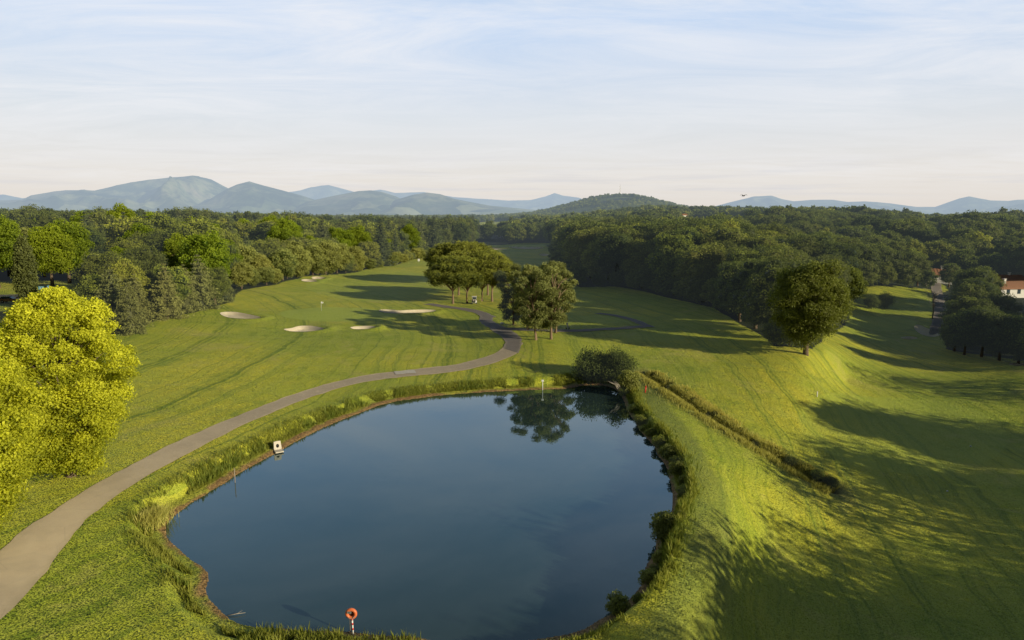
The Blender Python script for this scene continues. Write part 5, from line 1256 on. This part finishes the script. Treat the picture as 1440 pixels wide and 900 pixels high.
hx_, hy_ = ray(962, 299)[0] / ray(962, 299)[1] * 760, 760.; house('white_house', (hx_, hy_, gz(hx_, hy_) + 2.5), .2, 5, 5, 6, 1.2, 'tiny white house among the trees on the ridge below the wooded hill', [('long', -2, 4.5, 1.2, 1.6, 'darkglass'), ('long', 2, 4.5, 1.2, 1.6, 'darkglass')])
rv = np.random.default_rng(12)
for i, (u, d_) in enumerate([(402, 4300), (418, 4500), (437, 4200), (452, 4800), (488, 4600), (560, 4400), (575, 4600), (602, 3900), (604, 4700), (612, 4300), (622, 4500), (640, 4800), (655, 4300), (130, 5200), (262, 5200), (274, 5400), (1404, 5200), (1420, 5600)]):
    r_ = ray(u, 300); x, y = r_[0] / r_[1] * d_, d_; mb = MB(); L_, W_ = rv.uniform(18, 34), rv.uniform(12, 18); hw = W_ / 2
    e = empty('farmhouse', (x, y, gz(x, y)), rv.uniform(-.6, .6), 'tiny pale building in the plain below the mountains', 'house', 'far buildings in the plain')
    mb.prism([(-hw, -5), (hw, -5), (hw, 10), (0, 14), (-hw, 10)], -L_ / 2, L_ / 2); mb.build('wall', M['plaster'], e); mb = MB(); mb.prism([(-hw - 1, 9.8), (0, 14.5), (hw + 1, 9.8), (0, 15.2)], -L_ / 2 - 1, L_ / 2 + 1); mb.build('roof', M['roof'], e)
# mast on the hill
x, y = ray(872, 270)[0] / ray(872, 270)[1] * HILL[1], HILL[1]; e = empty('radio_mast', (x, y, gz(x, y) + 6), 0, 'thin lattice mast on top of the wooded hill', 'mast')
mb = MB(); h = 34
for sx, sy in ((-1, -1), (1, -1), (0, 1)): mb.tube([(sx * 1.4, sy * 1.4, -8), (sx * .5, sy * .5, h)], .28, 5)
for z in np.arange(0, h, 3.4): k = 1.4 - .9 * z / h; mb.tube([(-k, -k, z), (k, -k, z + 3)], .16, 4); mb.tube([(k, -k, z), (0, k, z + 3)], .16, 4); mb.tube([(0, k, z), (-k, -k, z + 3)], .16, 4)
mb.build('tower', M['steel'], e); mb = MB(); mb.tube([(0, 0, h - 2), (0, 0, h + 7)], .3, 6); mb.tube([(-1.6, -1.2, h - 4), (-1.6, -1.2, h)], .55, 8); mb.build('aerial', M['steel'], e)
# bird in flight
d_ = 60.; r_ = ray(1045.5, 275.5); e = Vector((r_[0] * d_, r_[1] * d_, CAMH + r_[2] * d_)); rt = empty('bird', e, math.radians(35), 'small black bird in flight against the sky above the right-hand wood', 'bird')
mb = MB(); mb.tube([(-.19, 0, -.02), (-.12, 0, 0), (0, 0, .01), (.1, 0, .01), (.15, 0, .03), (.185, 0, .025), (.23, 0, .015)], [.012, .035, .05, .042, .028, .03, .004], 8); mb.add([(-.17, -.02, -.01), (-.17, .02, -.01), (-.30, .06, -.03), (-.30, -.06, -.03)], [(0, 1, 2, 3)]); mb.build('body', M['feather'], rt, True)
for s in (-1, 1):
    mb = MB(); mb.add([(.08, s * .02, .02), (.11, s * .2, .12), (.03, s * .42, .05), (-.04, s * .40, .05), (-.04, s * .2, .11), (-.09, s * .02, .01)], [(0, 1, 4, 5), (1, 2, 3, 4)]); mb.build('wing', M['feather'], rt)
